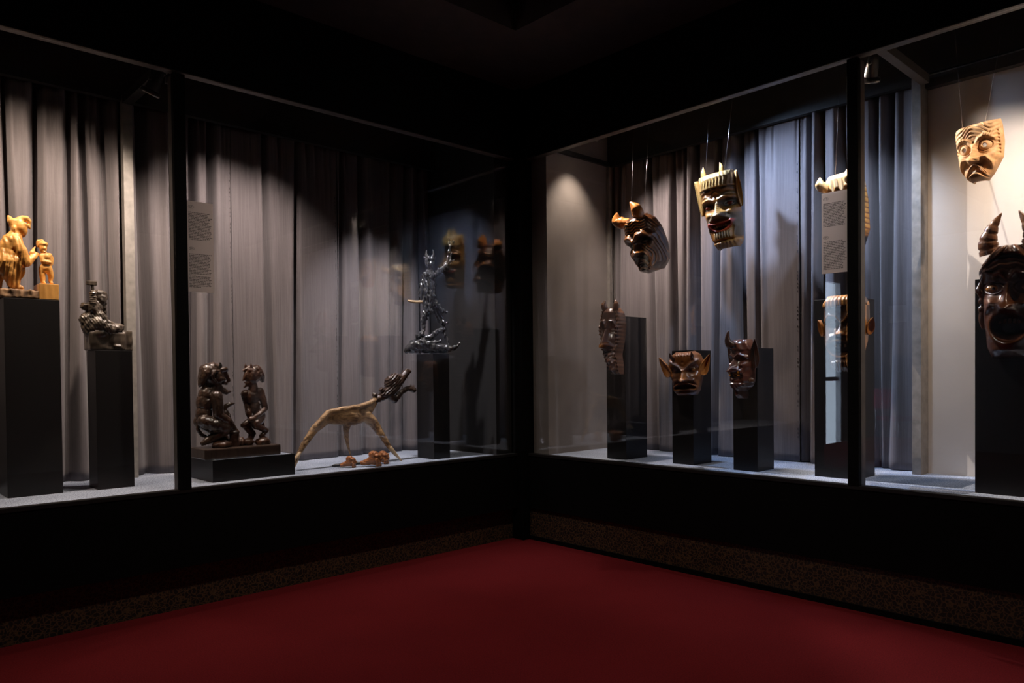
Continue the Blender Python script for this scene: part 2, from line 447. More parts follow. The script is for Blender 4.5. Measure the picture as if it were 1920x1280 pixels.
# valance boards behind, with the dark curtain rail under them
struct(box('trim_valance_left', (0.20, -0.735, 2.735), (XL - 0.04, -0.715, ZC), M['valance']))
struct(box('trim_valance_right', (-0.735, 0.20, 2.735), (-0.715, YR - 0.04, ZC), M['valance']))
struct(box('trim_rail_left', (0.20, -0.745, 2.695), (XL - 0.04, -0.705, 2.735), M['rail']))
struct(box('trim_rail_right', (-0.745, 0.226, 2.695), (-0.705, 2.34, 2.735), M['rail']))
struct(box('trim_rail_white_wall', (-0.745, 2.376, 2.655), (-0.700, YR - 0.04, 2.715), M['frame_inner']))
struct(box('trim_rail_end_wall', (-0.705, 0.20, 2.70), (-0.06, 0.225, 2.73), M['rail']))
# zinc posts of the case frame and its tie beams
struct(box('trim_post_left', (2.326, -0.74, ZF), (2.376, -0.69, 2.72), M['galv'], bevel=0.002))
struct(box('trim_post_right', (-0.744, 2.342, ZF), (-0.635, 2.388, 2.70), M['galv'], bevel=0.002))
struct(box('trim_post_corner', (-0.735, 0.20, ZF), (-0.70, 0.225, 2.70), M['galv'], bevel=0.002))
struct(box('trim_beam_right', (-0.634, 2.385, 2.655), (-0.05, 2.43, 2.70), M['frame_inner'], bevel=0.002))
struct(box('trim_beam_left', (2.326, -0.70, 2.675), (2.376, -0.05, 2.72), M['frame'], bevel=0.002))

# ------------------------------------------------------------------ curtains
def curtain(name, axis, a0, a1, base, creases, seed, label, seams=()):
    """hanging cloth between a0 and a1; broad soft panels parted by deep narrow creases"""
    rnd = random.Random(seed)
    lo, hi = min(a0, a1), max(a0, a1)
    n = max(40, int((hi - lo) / 0.0055)); nz = 44
    ts = np.linspace(lo, hi, n + 1); zs = np.linspace(ZF + 0.004, 2.73, nz + 1)
    T, Zz = np.meshgrid(ts, zs)
    h = (Zz - ZF) / 2.1
    off = np.zeros_like(T)
    for k in range(5):
        f = rnd.uniform(7, 26); ph = rnd.uniform(0, 6.28); dr = rnd.uniform(-0.5, 0.5)
        off += (0.006 * 12 / f) * np.sin(T * f + ph + dr * h * 2.2)
    for c in creases:
        if not lo - 0.05 < c < hi + 0.05: continue
        w0 = rnd.uniform(0.012, 0.020); dp = rnd.uniform(0.07, 0.12); dr = rnd.uniform(-0.04, 0.04); sk = rnd.uniform(-1, 1)
        w = w0 * (1.0 + 0.6 * (1 - h))
        x = (T - (c + dr * (h - 0.55))) / w
        off -= dp * (0.55 + 0.45 * h) * np.exp(-x * x)
        off += 0.022 * np.exp(-((x - 2.3 * np.sign(sk)) / 1.6) ** 2)
    for k in range(int((hi - lo) / 0.055)):          # short gathers under the rail
        c = rnd.uniform(lo, hi)
        x = (T - c) / rnd.uniform(0.006, 0.012)
        off -= 0.016 * np.exp(-x * x) * np.clip((h - 0.80) / 0.2, 0, 1) ** 1.3
    off = np.clip(off, -0.125, 0.045)
    verts = []
    if axis == 'x':
        for j in range(nz + 1):
            for i in range(n + 1): verts.append((T[j, i], base + off[j, i], Zz[j, i]))
    else:
        for j in range(nz + 1):
            for i in range(n + 1): verts.append((base + off[j, i], T[j, i], Zz[j, i]))
    faces = []
    for j in range(nz):
        for i in range(n):
            q = (j * (n + 1) + i, j * (n + 1) + i + 1, (j + 1) * (n + 1) + i + 1, (j + 1) * (n + 1) + i)
            faces.append(q if axis == 'y' else q[::-1])
    me = bpy.data.meshes.new(name); me.from_pydata(verts, [], faces)
    o = link_mesh(name, me, M['curtain'], None, True)
    sd = o.modifiers.new('thickness', 'SOLIDIFY'); sd.thickness = 0.003; sd.offset = -1
    setp(o, label, 'curtain', 'grey curtains at the back of the cases')
    for c in seams:                                  # puckered hem seam with its stitches
        bm = bmesh.new(); i = int(np.argmin(abs(ts - c)))
        r2 = random.Random(seed + 5)
        for j in range(3, nz - 6):
            for q in range(2):
                if r2.random() < 0.35: continue
                z = zs[j] + (zs[1] - zs[0]) * 0.5 * q
                b = base + off[j, i] + 0.004
                s = r2.uniform(0.006, 0.016)
                lo_, hi_ = ((c - 0.0010, b - 0.004, z), (c + 0.0010, b - 0.001, z + s)) if axis == 'x' else ((b - 0.004, c - 0.0010, z), (b - 0.001, c + 0.0010, z + s))
                bm_box(bm, lo_, hi_)
        from_bm('seam_stitches', bm, M['thread'], o)['kind'] = 'stuff'
    return o

CL = [2.896, 2.778, 2.63, 2.54, 2.433, 2.252, 2.09, 1.983, 1.871, 1.514, 1.319, 0.973, 0.803, 0.556, 0.43, 0.30, 3.05, 3.3, 3.6, 3.9]
CR = [0.275, 0.564, 0.746, 0.838, 0.94, 1.10, 1.257, 1.381, 1.723, 1.798, 1.924, 2.105, 2.176]
curtain('curtain', 'x', 2.385, XL - 0.05, -0.775, CL, 3, 'grey pleated curtain behind the yellow carving on the tall black pedestal')
curtain('curtain', 'x', 1.739, 2.32, -0.775, CL, 4, 'grey pleated curtain behind the squatting devil, beside the zinc post', seams=(1.745,))
curtain('curtain', 'x', 1.006, 1.735, -0.770, CL, 7, 'grey pleated curtain behind the antler body, with a puckered hem seam', seams=(1.02,))
curtain('curtain', 'x', 0.22, 1.003, -0.775, CL, 9, 'grey pleated curtain behind the black root figure in the dark corner')
curtain('curtain', 'y', 0.235, 1.66, -0.765, CR, 11, 'grey pleated curtain behind the first two hanging masks', seams=(1.648,))
curtain('curtain', 'y', 1.664, 2.335, -0.765, CR, 14, 'blue-lit grey curtain beside the white wall, behind the text panel')

# ------------------------------------------------------------------ pedestals
def pedestal(lo, hi, label, name='pedestal'):
    cx, cy = (lo[0] + hi[0]) / 2, (lo[1] + hi[1]) / 2
    o = box(name, (lo[0] - cx, lo[1] - cy, 0), (hi[0] - cx, hi[1] - cy, hi[2] - lo[2]), M['pedestal'], None, 0.002)
    o.location = (cx, cy, lo[2])
    return setp(o, label, 'pedestal', 'black display pedestals')
pedestal((2.768, -0.585, ZF), (2.995, -0.356, 1.537), 'tall black pedestal under the yellow wooden carving')
pedestal((2.452, -0.490, ZF), (2.622, -0.330, 1.297), 'black pedestal under the blacksmith carving')
pedestal((0.530, -0.340, ZF), (0.665, -0.155, 1.300), 'black pedestal under the black root figure')
pedestal((-0.385, 0.635, ZF), (-0.160, 0.792, 1.523), 'tall black pedestal carrying the long narrow scaly mask')
pedestal((-0.396, 1.120, ZF), (-0.200, 1.270, 1.292), 'black pedestal carrying the mask with pointed side ears')
pedestal((-0.360, 1.550, ZF), (-0.175, 1.700, 1.290), 'black pedestal carrying the red-brown mask with a beard')
pedestal((-0.450, 2.000, ZF), (-0.225, 2.222, 1.532), 'tall black pedestal behind the mullion, carrying the fringed mask')
pedestal((-0.400, 2.762, ZF), (-0.172, 3.010, 1.560), 'tall black pedestal carrying the big mask with ringed horns')
p = empty('low_plinth', (1.887, -0.313, ZF), 0, 'low black box with a carpeted top, under the two devils', 'plinth')
bm = bmesh.new()
bm_box(bm, (-0.233, -0.157, 0), (0.233, 0.157, 0.112)); bm_box(bm, (-0.233, -0.157, 0.112), (-0.226, 0.157, 0.118)); bm_box(bm, (0.226, -0.157, 0.112), (0.233, 0.157, 0.118))
bm_box(bm, (-0.226, -0.157, 0.112), (0.226, -0.150, 0.118)); bm_box(bm, (-0.226, 0.150, 0.112), (0.226, 0.157, 0.118))
from_bm('box', bm, M['pedestal'], p)
box('carpet_top', (-0.2258, -0.1498, 0.1122), (0.2258, 0.1498, 0.1165), M['grey_carpet'], p)

# ------------------------------------------------------------------ text panels on the glass
def text_mesh(body, size):
    cu = bpy.data.curves.new('letters', 'FONT'); cu.body = body; cu.size = size; cu.align_x = 'CENTER'; cu.align_y = 'CENTER'
    cu.extrude = 0.0002
    t = bpy.data.objects.new('letters', cu); COL.objects.link(t)
    bpy.context.view_layer.update()
    me = bpy.data.meshes.new_from_object(t.evaluated_get(bpy.context.evaluated_depsgraph_get()))
    bpy.data.objects.remove(t, do_unlink=True)
    return me
def text_panel(loc, rotz, w, h, label, blocks, marks, seed):
    """local frame: x right, -y towards the reader, z up, origin at the panel's lower left"""
    rnd = random.Random(seed)
    p = empty('text_panel', loc, rotz, label, 'label', 'text panels on the glass')
    box('sheet', (0, -0.0012, 0), (w, 0.0012, h), M['paper'], p)
    bm = bmesh.new()
    for z1, nlines, pitch, short in blocks:
        for k in range(nlines):
            z = z1 - k * pitch
            x = 0.008; end = w - rnd.uniform(0.006, 0.024)
            if k in short: end = 0.008 + short[k] * w
            while x < end - 0.004:
                wl = min(rnd.uniform(0.005, 0.017), end - x)
                # a word: a run of letter-like strokes
                xx = x
                while xx < x + wl:
                    cw = rnd.uniform(0.0011, 0.0018)
                    up = rnd.choice((0, 0, 0, 0.0014)); dn = rnd.choice((0, 0, 0, 0, 0.0012))
                    bm_box(bm, (xx, -0.00145, z - dn), (xx + cw * 0.72, -0.0012, z + 0.0032 + up))
                    xx += cw
                x = xx + 0.0022
    from_bm('printed_lines', bm, M['ink'], p)['kind'] = 'stuff'
    for z, t in marks:
        bm = bmesh.new()
        seg = 36; rx, rz, wd = 0.0125, 0.0070, 0.0011
        ro = []; ri = []
        for k in range(seg):
            a = 2 * PI * k / seg
            ro.append(bm.verts.new((0.021 + (rx + wd) * math.cos(a), -0.0015, z + (rz + wd) * math.sin(a))))
            ri.append(bm.verts.new((0.021 + rx * math.cos(a), -0.0015, z + rz * math.sin(a))))
        for k in range(seg):
            bm.faces.new((ro[k], ro[(k + 1) % seg], ri[(k + 1) % seg], ri[k]))
        from_bm('oval_ring', bm, M['ink'], p)
        me = text_mesh(t, 0.0125)
        o = link_mesh('letters', me, M['ink'], p)
        o.rotation_euler = (PI / 2, 0, 0); o.location = (0.021, -0.0014, z)
    return p
text_panel((2.284, -0.0095 + 0.0005, 1.583), PI, 0.130, 0.450, 'pale printed text panel on the glass above the two devils',
           [(0.392, 19, 0.0074, {2: 0.72, 18: 0.70}), (0.186, 23, 0.0074, {14: 0.24, 22: 0.42})],
           [(0.421, 'LT'), (0.214, 'EN')], 5)
text_panel((-0.0095 + 0.0005, 2.140, 1.636), PI / 2, 0.128, 0.395, 'pale printed text panel hanging in front of the curved-horn mask',
           [(0.340, 16, 0.0074, {}), (0.152, 18, 0.0078, {17: 0.75})], [(0.365, 'LT'), (0.176, 'EN')], 8)

# ------------------------------------------------------------------ spotlights
def aim_matrix(loc, aim):
    d = (Vector(aim) - Vector(loc)).normalized()
    return d.to_track_quat('-Z', 'Y').to_matrix().to_4x4()
def spot_fixture(loc, aim, watts, col, cone, blend, zmount, label, group, lit=True):
    """reflector lamp: stem and fork from the mount, tapered can, flared bezel ring, glowing lens"""
    root = empty('spotlight', loc, 0, label, 'lamp', group)
    Ra = aim_matrix(loc, aim)
    tube_obj('stem', [(0, 0, 0.012), (0, 0, zmount - loc[2])], 0.006, M['lamp_metal'], root)
    fk = bmesh.new()
    tube(fk, [(-0.034, 0, -0.03), (-0.034, 0, 0.012), (0.034, 0, 0.012), (0.034, 0, -0.03)], 0.004, 6)
    from_bm('fork', fk, M['lamp_metal'], root, True)
    can = lathe('can', [(0.0, 0.03), (0.016, 0.03), (0.022, 0.022), (0.027, -0.02), (0.034, -0.085), (0.034, -0.090), (0.030, -0.090), (0.024, -0.03), (0.0, -0.03)], M['lamp_metal'], root)
    can.matrix_local = Ra
    bez = lathe('bezel', [(0.033, -0.078), (0.045, -0.084), (0.048, -0.094), (0.045, -0.104), (0.040, -0.104), (0.036, -0.090), (0.033, -0.078)], M['lamp_metal'], can)
    lathe('lens', [(0.0, -0.084), (0.030, -0.086), (0.030, -0.0895), (0.0, -0.092)], M['lamp_glow'], can)
    for s in (-1, 1):
        lathe('knob', [(0, -0.006), (0.008, -0.006), (0.008, 0.006), (0, 0.006)], M['lamp_metal'], root, 12, True,
              Matrix.Translation((s * 0.040, 0, -0.028)) @ Matrix.Rotation(PI / 2, 4, 'Y'))
    ld = bpy.data.lights.new('spot_beam', 'SPOT')
    ld.energy = watts; ld.color = col; ld.spot_size = math.radians(cone); ld.spot_blend = blend; ld.shadow_soft_size = 0.022
    lo = bpy.data.objects.new('spot_beam', ld); COL.objects.link(lo)
    lo.parent = root
    m = Ra.copy(); m.translation = (Ra @ Vector((0, 0, -0.135)))
    lo.matrix_local = m
    return root, Ra, ld
def added_beam_flaps(root, Ra, side, top):
    inv = Ra.inverted(); lp = Vector(root.location) + Ra @ Vector((0, 0, -0.135))
    f = 0.05
    a = inv @ (Vector(side) - lp); x = a.x / -a.z * f
    b = inv @ (Vector(top) - lp); y = b.y / -b.z * f
    sx, sy = (1 if x > 0 else -1), (1 if y > 0 else -1)
    z0 = -0.135 - f
    # plates added out of view to shape the light edges on the white wall
    for nm, lo, hi in (('added_beam_flap', (min(x, x + sx * 0.06), -0.058, z0 - 0.0006), (max(x, x + sx * 0.06), 0.058, z0 + 0.0006)),
                       ('added_beam_flap', (-0.058, min(y, y + sy * 0.05), z0 + 0.0012), (0.058, max(y, y + sy * 0.05), z0 + 0.0024))):
        p = box(nm, lo, hi, M['rail'], root); p.matrix_local = Ra
    for sg in (-1, 1):
        h = tube_obj('added_flap_arm', [(sg * 0.03, sy * 0.03, -0.09), (sg * 0.045, y + sy * 0.02, z0)], 0.002, M['lamp_metal'], root, 6); h.matrix_local = Ra
for i, (loc, aim, w, c, cone, bl) in enumerate(CASE_SPOTS):
    _rt, _Ra, _ld = spot_fixture(loc, aim, w, c, cone, bl, ZC, CASE_SPOT_LABELS[i], 'spotlights inside the cases')
    if i in ADDED_FLAPS:
        _ld.shadow_soft_size = 0.003
        added_beam_flaps(_rt, _Ra, *ADDED_FLAPS[i])
# fill light added above the frame to brighten carpet and text panels
dl = empty('added_fill_light', (1.55, 1.55, 3.50), 0, 'round fill light added out of view in the dark room ceiling', 'lamp')
lathe('bezel', [(0.075, 0.0), (0.105, -0.002), (0.105, -0.010), (0.075, -0.016), (0.070, -0.004)], M['lamp_metal'], dl)
lathe('lens', [(0.0, -0.004), (0.070, -0.004), (0.070, -0.007), (0.0, -0.009)], M['lamp_glow'], dl)
_ld = bpy.data.lights.new('fill_light_beam', 'SPOT'); _ld.energy = FILL_LIGHT; _ld.color = (1.0, 0.86, 0.74)
_ld.spot_size = math.radians(124); _ld.spot_blend = 1.0; _ld.shadow_soft_size = 0.06
_lo = bpy.data.objects.new('fill_light_beam', _ld); COL.objects.link(_lo); _lo.parent = dl; _lo.location = (0, 0, -0.05)

#<<SC
# ------------------------------------------------------------------ carved sculptures: tools
def grain(co, amp, freq):
    return amp * noise.noise(Vector((co[0] * freq, co[1] * freq, co[2] * freq)))

class Blob:
    """collects overlapping lumps in a drawing frame (u right, v down, d towards the viewer) and
    fuses them into one continuous carved surface"""
    def __init__(self, u0, v0, su, sv, sh=0.0, vh=1e9):
        self.sh, self.vh = sh, vh          # drawing's own slope: base line tilt, level that stays flat
        self.u0, self.v0, self.su, self.sv = u0, v0, su, sv
        self.s = (su + sv) / 2
        self.bm = bmesh.new()
    def P(self, u, v, d=0):
        v = v + self.sh * (u - self.u0) * (v - self.vh) / (self.v0 - self.vh)
        return Vector(((u - self.u0) * self.su, -d * self.s, (self.v0 - v) * self.sv))
    def ell(self, u, v, ru, rv, rd, d=0, rot=0, sub=3):
        m = Matrix.Translation(self.P(u, v, d)) @ Matrix.Rotation(math.radians(rot), 4, 'Y') @ Matrix.Diagonal((ru * self.su, rd * self.s, rv * self.sv, 1))
        bmesh.ops.create_icosphere(self.bm, subdivisions=sub, radius=1, matrix=m)
        return self
    def chain(self, pts, flat=1.0):
        """pts: (u, v, d, r); tapered round limb, flat < 1 thins it front to back"""
        ps = [self.P(p[0], p[1], p[2]) for p in pts]; rs = [p[3] * self.s for p in pts]
        for p, r in zip(ps, rs):
            bmesh.ops.create_icosphere(self.bm, subdivisions=2, radius=1, matrix=Matrix.Translation(p) @ Matrix.Diagonal((r, r * flat, r, 1)))
        for (a, ra), (b, rb) in zip(zip(ps, rs), zip(ps[1:], rs[1:])):
            d = b - a
            if d.length < 1e-5: continue
            t = d.normalized(); x = t.cross(Vector((0, 1, 0)))
            if x.length < 1e-3: x = Vector((1, 0, 0))
            x.normalize(); y = x.cross(t)
            k = 14; A = []; B_ = []
            for i in range(k):
                q = x * math.cos(2 * PI * i / k) + y * math.sin(2 * PI * i / k) * flat
                A.append(self.bm.verts.new(a + q * ra)); B_.append(self.bm.verts.new(b + q * rb))
            for i in range(k):
                self.bm.faces.new((A[i], A[(i + 1) % k], B_[(i + 1) % k], B_[i]))
            self.bm.faces.new(A[::-1]); self.bm.faces.new(B_)
        return self
    def block(self, u0, v0, u1, v1, d0, d1, rot=0):
        a, b = self.P(u0, v1, d1), self.P(u1, v0, d0)
        c = (a + b) / 2
        m = Matrix.Translation(c) @ Matrix.Rotation(math.radians(rot), 4, 'Y') @ Matrix.Diagonal((abs(b.x - a.x), abs(b.y - a.y), abs(b.z - a.z), 1))
        q = bmesh.ops.create_cube(self.bm, size=1, matrix=m)
        bmesh.ops.subdivide_edges(self.bm, edges=list({e for v in q['verts'] for e in v.link_edges}), cuts=5, use_grid_fill=True)
        return self
    def build(self, name, mat, parent, voxel=0.005, smooth=3, rough=0.0012, freq=60, groove=None, chisel=0.0, cfreq=70):
        bmesh.ops.recalc_face_normals(self.bm, faces=self.bm.faces)
        me = bpy.data.meshes.new('lumps'); self.bm.to_mesh(me); self.bm.free()
        t = bpy.data.objects.new('lumps', me); COL.objects.link(t)
        r = t.modifiers.new('r', 'REMESH'); r.mode = 'VOXEL'; r.voxel_size = voxel; r.use_smooth_shade = True
        if smooth:
            s = t.modifiers.new('s', 'SMOOTH'); s.factor = 0.5; s.iterations = smooth
        bpy.context.view_layer.update()
        out = bpy.data.meshes.new_from_object(t.evaluated_get(bpy.context.evaluated_depsgraph_get()))
        bpy.data.objects.remove(t, do_unlink=True); bpy.data.meshes.remove(me)
        out.name = name
        if rough or groove or chisel:
            n = len(out.vertices)
            co = np.empty(n * 3, np.float32); out.vertices.foreach_get('co', co); co = co.reshape(-1, 3)
            no = np.empty(n * 3, np.float32); out.vertices.foreach_get('normal', no); no = no.reshape(-1, 3)
            h = np.array([grain(c, rough, freq) for c in co], np.float32) if rough else np.zeros(n, np.float32)
            if chisel:
                h = h + np.array([chisel * (noise.voronoi(Vector(c) * cfreq)[0][0] - 0.4) for c in co], np.float32)
            if groove is not None: h = h + groove(co, no)
            out.vertices.foreach_set('co', (co + no * h[:, None]).ravel()); out.update()
        return link_mesh(name, out, mat, parent, True)

def horn(name, pts, rads, mat, parent, rings=0, seg=16):
    """curved tapering horn; rings > 0 carves bands into it"""
    pts = [Vector(p) for p in pts]; n = len(pts); m = 28
    P2, R2 = [], []
    for k in range(m + 1):
        t = k / m * (n - 1); i = min(int(t), n - 2); f = t - i
        p0, p1, p2, p3 = pts[max(i - 1, 0)], pts[i], pts[i + 1], pts[min(i + 2, n - 1)]
        q = 0.5 * ((2 * p1) + (p2 - p0) * f + (2 * p0 - 5 * p1 + 4 * p2 - p3) * f * f + (-p0 + 3 * p1 - 3 * p2 + p3) * f ** 3)
        r = rads[i] * (1 - f) + rads[i + 1] * f
        if rings and k % max(1, m // rings) == 0 and 0 < k < m: r *= 0.86
        P2.append(q); R2.append(max(r, 0.0006))
    return tube_obj(name, P2, R2, mat, parent, seg)

def leaf_ear(name, base, tip, width, depth_dir, mat, parent, rim=0.010, fat=0.010, bulge=0.45):
    """pointed ear: a leaf from base to tip with a raised rim and a hollow inside"""
    base, tip, dd = Vector(base), Vector(tip), Vector(depth_dir).normalized()
    ax = tip - base; L_ = ax.length; ax.normalize(); sd = ax.cross(dd).normalized()
    nt_, ns = 26, 14
    V, F = [], []
    for side in (0, 1):
        for i in range(nt_ + 1):
            t = i / nt_
            w = width * (math.sin(PI * min(1, t ** bulge * 0.97 + 0.03)) ** 0.75 + 0.05 * (1 - t))
            for j in range(ns + 1):
                s = j / ns * 2 - 1
                h = fat + rim * math.exp(-((abs(s) - 0.86) / 0.16) ** 2) - rim * 0.9 * math.exp(-(s / 0.5) ** 2) * math.sin(PI * t)
                p = base + ax * (L_ * t) + sd * (w * s) + dd * (h if side == 0 else -fat * (1 - s * s * 0.9))
                V.append(p)
    k = (nt_ + 1) * (ns + 1)
    for i in range(nt_):
        for j in range(ns):
            a = i * (ns + 1) + j; q = (a, a + 1, a + ns + 2, a + ns + 1)
            F.append(q); F.append(tuple(k + x for x in q[::-1]))
    for i in range(nt_):
        for j, fl in ((0, 1), (ns, 0)):
            a = i * (ns + 1) + j; b = a + ns + 1; q = (a, b, k + b, k + a)
            F.append(q if fl else q[::-1])
    for i, fl in ((0, 0), (nt_, 1)):
        for j in range(ns):
            a = i * (ns + 1) + j; q = (a, a + 1, k + a + 1, k + a)
            F.append(q if not fl else q[::-1])
    me = bpy.data.meshes.new(name); me.from_pydata([tuple(v) for v in V], [], F); me.validate()
    bm = bmesh.new(); bm.from_mesh(me); bmesh.ops.recalc_face_normals(bm, faces=bm.faces); bm.to_mesh(me); bm.free()
    return link_mesh(name, me, mat, parent, True)

def gs(X, Z, cx, cz, sx, sz):
    return np.exp(-((X - cx) / sx) ** 2 - ((Z - cz) / sz) ** 2)
def pdist(X, Z, pts):
    d = np.full(X.shape, 9.0)
    for (x0, z0), (x1, z1) in zip(pts, pts[1:]):
        dx, dz = x1 - x0, z1 - z0; L2 = dx * dx + dz * dz + 1e-12
        t = np.clip(((X - x0) * dx + (Z - z0) * dz) / L2, 0, 1)
        d = np.minimum(d, np.hypot(X - x0 - t * dx, Z - z0 - t * dz))
    return d
def rid(X, Z, pts, w, h):
    return h * np.exp(-(pdist(X, Z, pts) / w) ** 2)
def ss(x, a, b):
    t = np.clip((x - a) / (b - a), 0, 1); return t * t * (3 - 2 * t)
def mixc(C, rgb, w):
    w = np.clip(w, 0, 1)[..., None]
    return C * (1 - w) + np.array(rgb) * w

def face_relief(X, Z, p):
    """brows, sockets, eyes, cheeks, folds, nose, mouth, chin in units of the mask's height"""
    d = np.zeros_like(X); A = abs(X)
    ex, ez, er, ea = p['eye']
    d += rid(A, Z, p['brow'], p.get('brow_w', 0.035), p.get('brow_h', 0.06))
    d -= p.get('socket', 0.06) * gs(A, Z, ex, ez, er * 1.9, er * 1.5)
    q = np.sqrt(((A - ex) / er) ** 2 + ((Z - ez) / (er * ea)) ** 2)
    d += p.get('eye_h', 0.05) * np.sqrt(np.clip(1 - q * q, 0, 1))
    d += p.get('lid', 0.018) * np.exp(-((q - 1.2) / 0.16) ** 2)
    cx, cz, cs, chh = p.get('cheek', (0.2, 0.42, 0.09, 0.05))
    d += chh * gs(A, Z, cx, cz, cs, cs)
    d += rid(A, Z, p['fold'], p.get('fold_w', 0.028), p.get('fold_h', 0.05))
    n1, n0, nw, nh = p['nose']
    t = np.clip((n1 - Z) / (n1 - n0), 0, 1)
    low = np.where(Z < n0, np.exp(-((n0 - Z) / 0.022) ** 2), 1.0)
    d += nh * (0.25 * ss(t, 0, 0.25) + 0.75 * t ** 1.3) * np.exp(-(A / (nw * (0.38 + 0.5 * t))) ** 2.4) * low
    d += nh * 0.42 * gs(A, Z, nw * 0.95, n0 + 0.03, nw * 0.55, 0.04)
    mz, mw, mo, mc = p['mouth']
    zc = mz + mc * X * X / max(mw, 1e-3)
    qm = np.sqrt((X / mw) ** 2 + ((Z - zc) / mo) ** 2)
    d -= p.get('mouth_d', 0.08) * ss(1.15 - qm, 0, 0.7)
    d += p.get('lip', 0.035) * np.exp(-((qm - 1.25) / 0.28) ** 2)
    d += p.get('chin', 0.05) * gs(X, Z, 0, p.get('chin_z', 0.06), 0.11, 0.06)
    return d, qm, q

def mask(parent, H, outline, D, feat, mat, nx=116, nz=150, thick=0.012, pw=2.4, hole=None, name='face'):
    zz = np.linspace(0, 1, nz + 1)
    oz = [o[0] for o in outline]
    xl = np.interp(zz, oz, [o[1] for o in outline]); xr = np.interp(zz, oz, [o[2] for o in outline])
    k = np.hanning(13); k /= k.sum()
    for a in (xl, xr):
        pad = np.concatenate([np.full(6, a[0]), a, np.full(6, a[-1])]); a[:] = np.convolve(pad, k, 'valid')
    s = np.sin(np.linspace(-1, 1, nx + 1) * PI / 2 * 0.93); s /= s[-1]
    S, Z = np.meshgrid(s, zz)
    mid, half = (xl + xr) / 2, (xr - xl) / 2
    X = mid[:, None] + half[:, None] * S
    endr = np.minimum(1, np.minimum(Z / 0.07, (1 - Z) / 0.07)) ** 0.5
    base = D * (1 - abs(S) ** pw * 0.999) ** 0.6 * (0.55 + 0.45 * endr)
    d, C = feat(X, Z, S)
    edge = ss(1 - abs(S), 0, 0.10)
    dep = np.maximum(base + d * edge, 0.0)
    V = np.stack([X * H, -dep * H, Z * H], -1).reshape(-1, 3)
    F = []
    hm = hole(X, Z) if hole else None
    for j in range(nz):
        for i in range(nx):
            if hm is not None and hm[j, i] and hm[j + 1, i + 1]: continue
            a = j * (nx + 1) + i
            F.append((a, a + 1, a + nx + 2, a + nx + 1))
    me = bpy.data.meshes.new(name); me.from_pydata(V.tolist(), [], F)
    at = me.attributes.new('paint', 'FLOAT_COLOR', 'POINT')
    C4 = np.concatenate([np.clip(C, 0, 1).reshape(-1, 3), np.ones((V.shape[0], 1))], 1).astype(np.float32)
    at.data.foreach_set('color', C4.ravel())
    o = link_mesh(name, me, mat, parent, True)
    sd = o.modifiers.new('thickness', 'SOLIDIFY'); sd.thickness = thick; sd.offset = -1
    def surf(x, z):       # depth of the carved surface (metres towards the viewer) at x, z in metres
        j = int(np.argmin(abs(zz - z / H))); i = int(np.argmin(abs(X[j] - x / H)))
        return dep[j, i] * H
    o['tmp'] = 0; del o['tmp']
    return o, surf

def base_col(X, rgb):
    return np.ones(X.shape + (3,)) * np.array(rgb)

def ball(name, c, r, mat, parent, sc=(1, 1, 1)):
    bm = bmesh.new()
    bmesh.ops.create_icosphere(bm, subdivisions=3, radius=r, matrix=Matrix.Translation(c) @ Matrix.Diagonal((*sc, 1)))
    return from_bm(name, bm, mat, parent, True)

def tooth(c, w, h, mat, parent, point=False, dep=0.007):
    bm = bmesh.new()
    bm_box(bm, (-w / 2, -dep / 2, -h / 2), (w / 2, dep / 2, h / 2), min(w, h) * 0.2)
    if point:
        for v in bm.verts:
            if v.co.z < 0: v.co.x *= 0.3; v.co.y *= 0.5
    o = from_bm('tooth', bm, mat, parent, True); o.location = c
    return o

def wires(parent, tops, zc):
    """thin steel wires from points on the mask (world) up to the lid of the case"""
    inv = (Matrix.Translation(parent.location) @ parent.rotation_euler.to_matrix().to_4x4()).inverted()
    for (a, b) in tops:
        tube_obj('wire', [inv @ Vector(a), inv @ Vector(b)], 0.0008, M['wire'], parent, 6)

def W2(parent, p):
    return (Matrix.Translation(parent.location) @ parent.rotation_euler.to_matrix().to_4x4()) @ Vector(p)

def mask_root(name, loc, yaw, pitch, roll, label, group):
    return empty(name, loc, 0, label, 'mask', group, rot=(math.radians(pitch), math.radians(roll), PI / 2 + math.radians(yaw)))

GH, GP = 'hanging masks', 'masks fixed on pedestals'

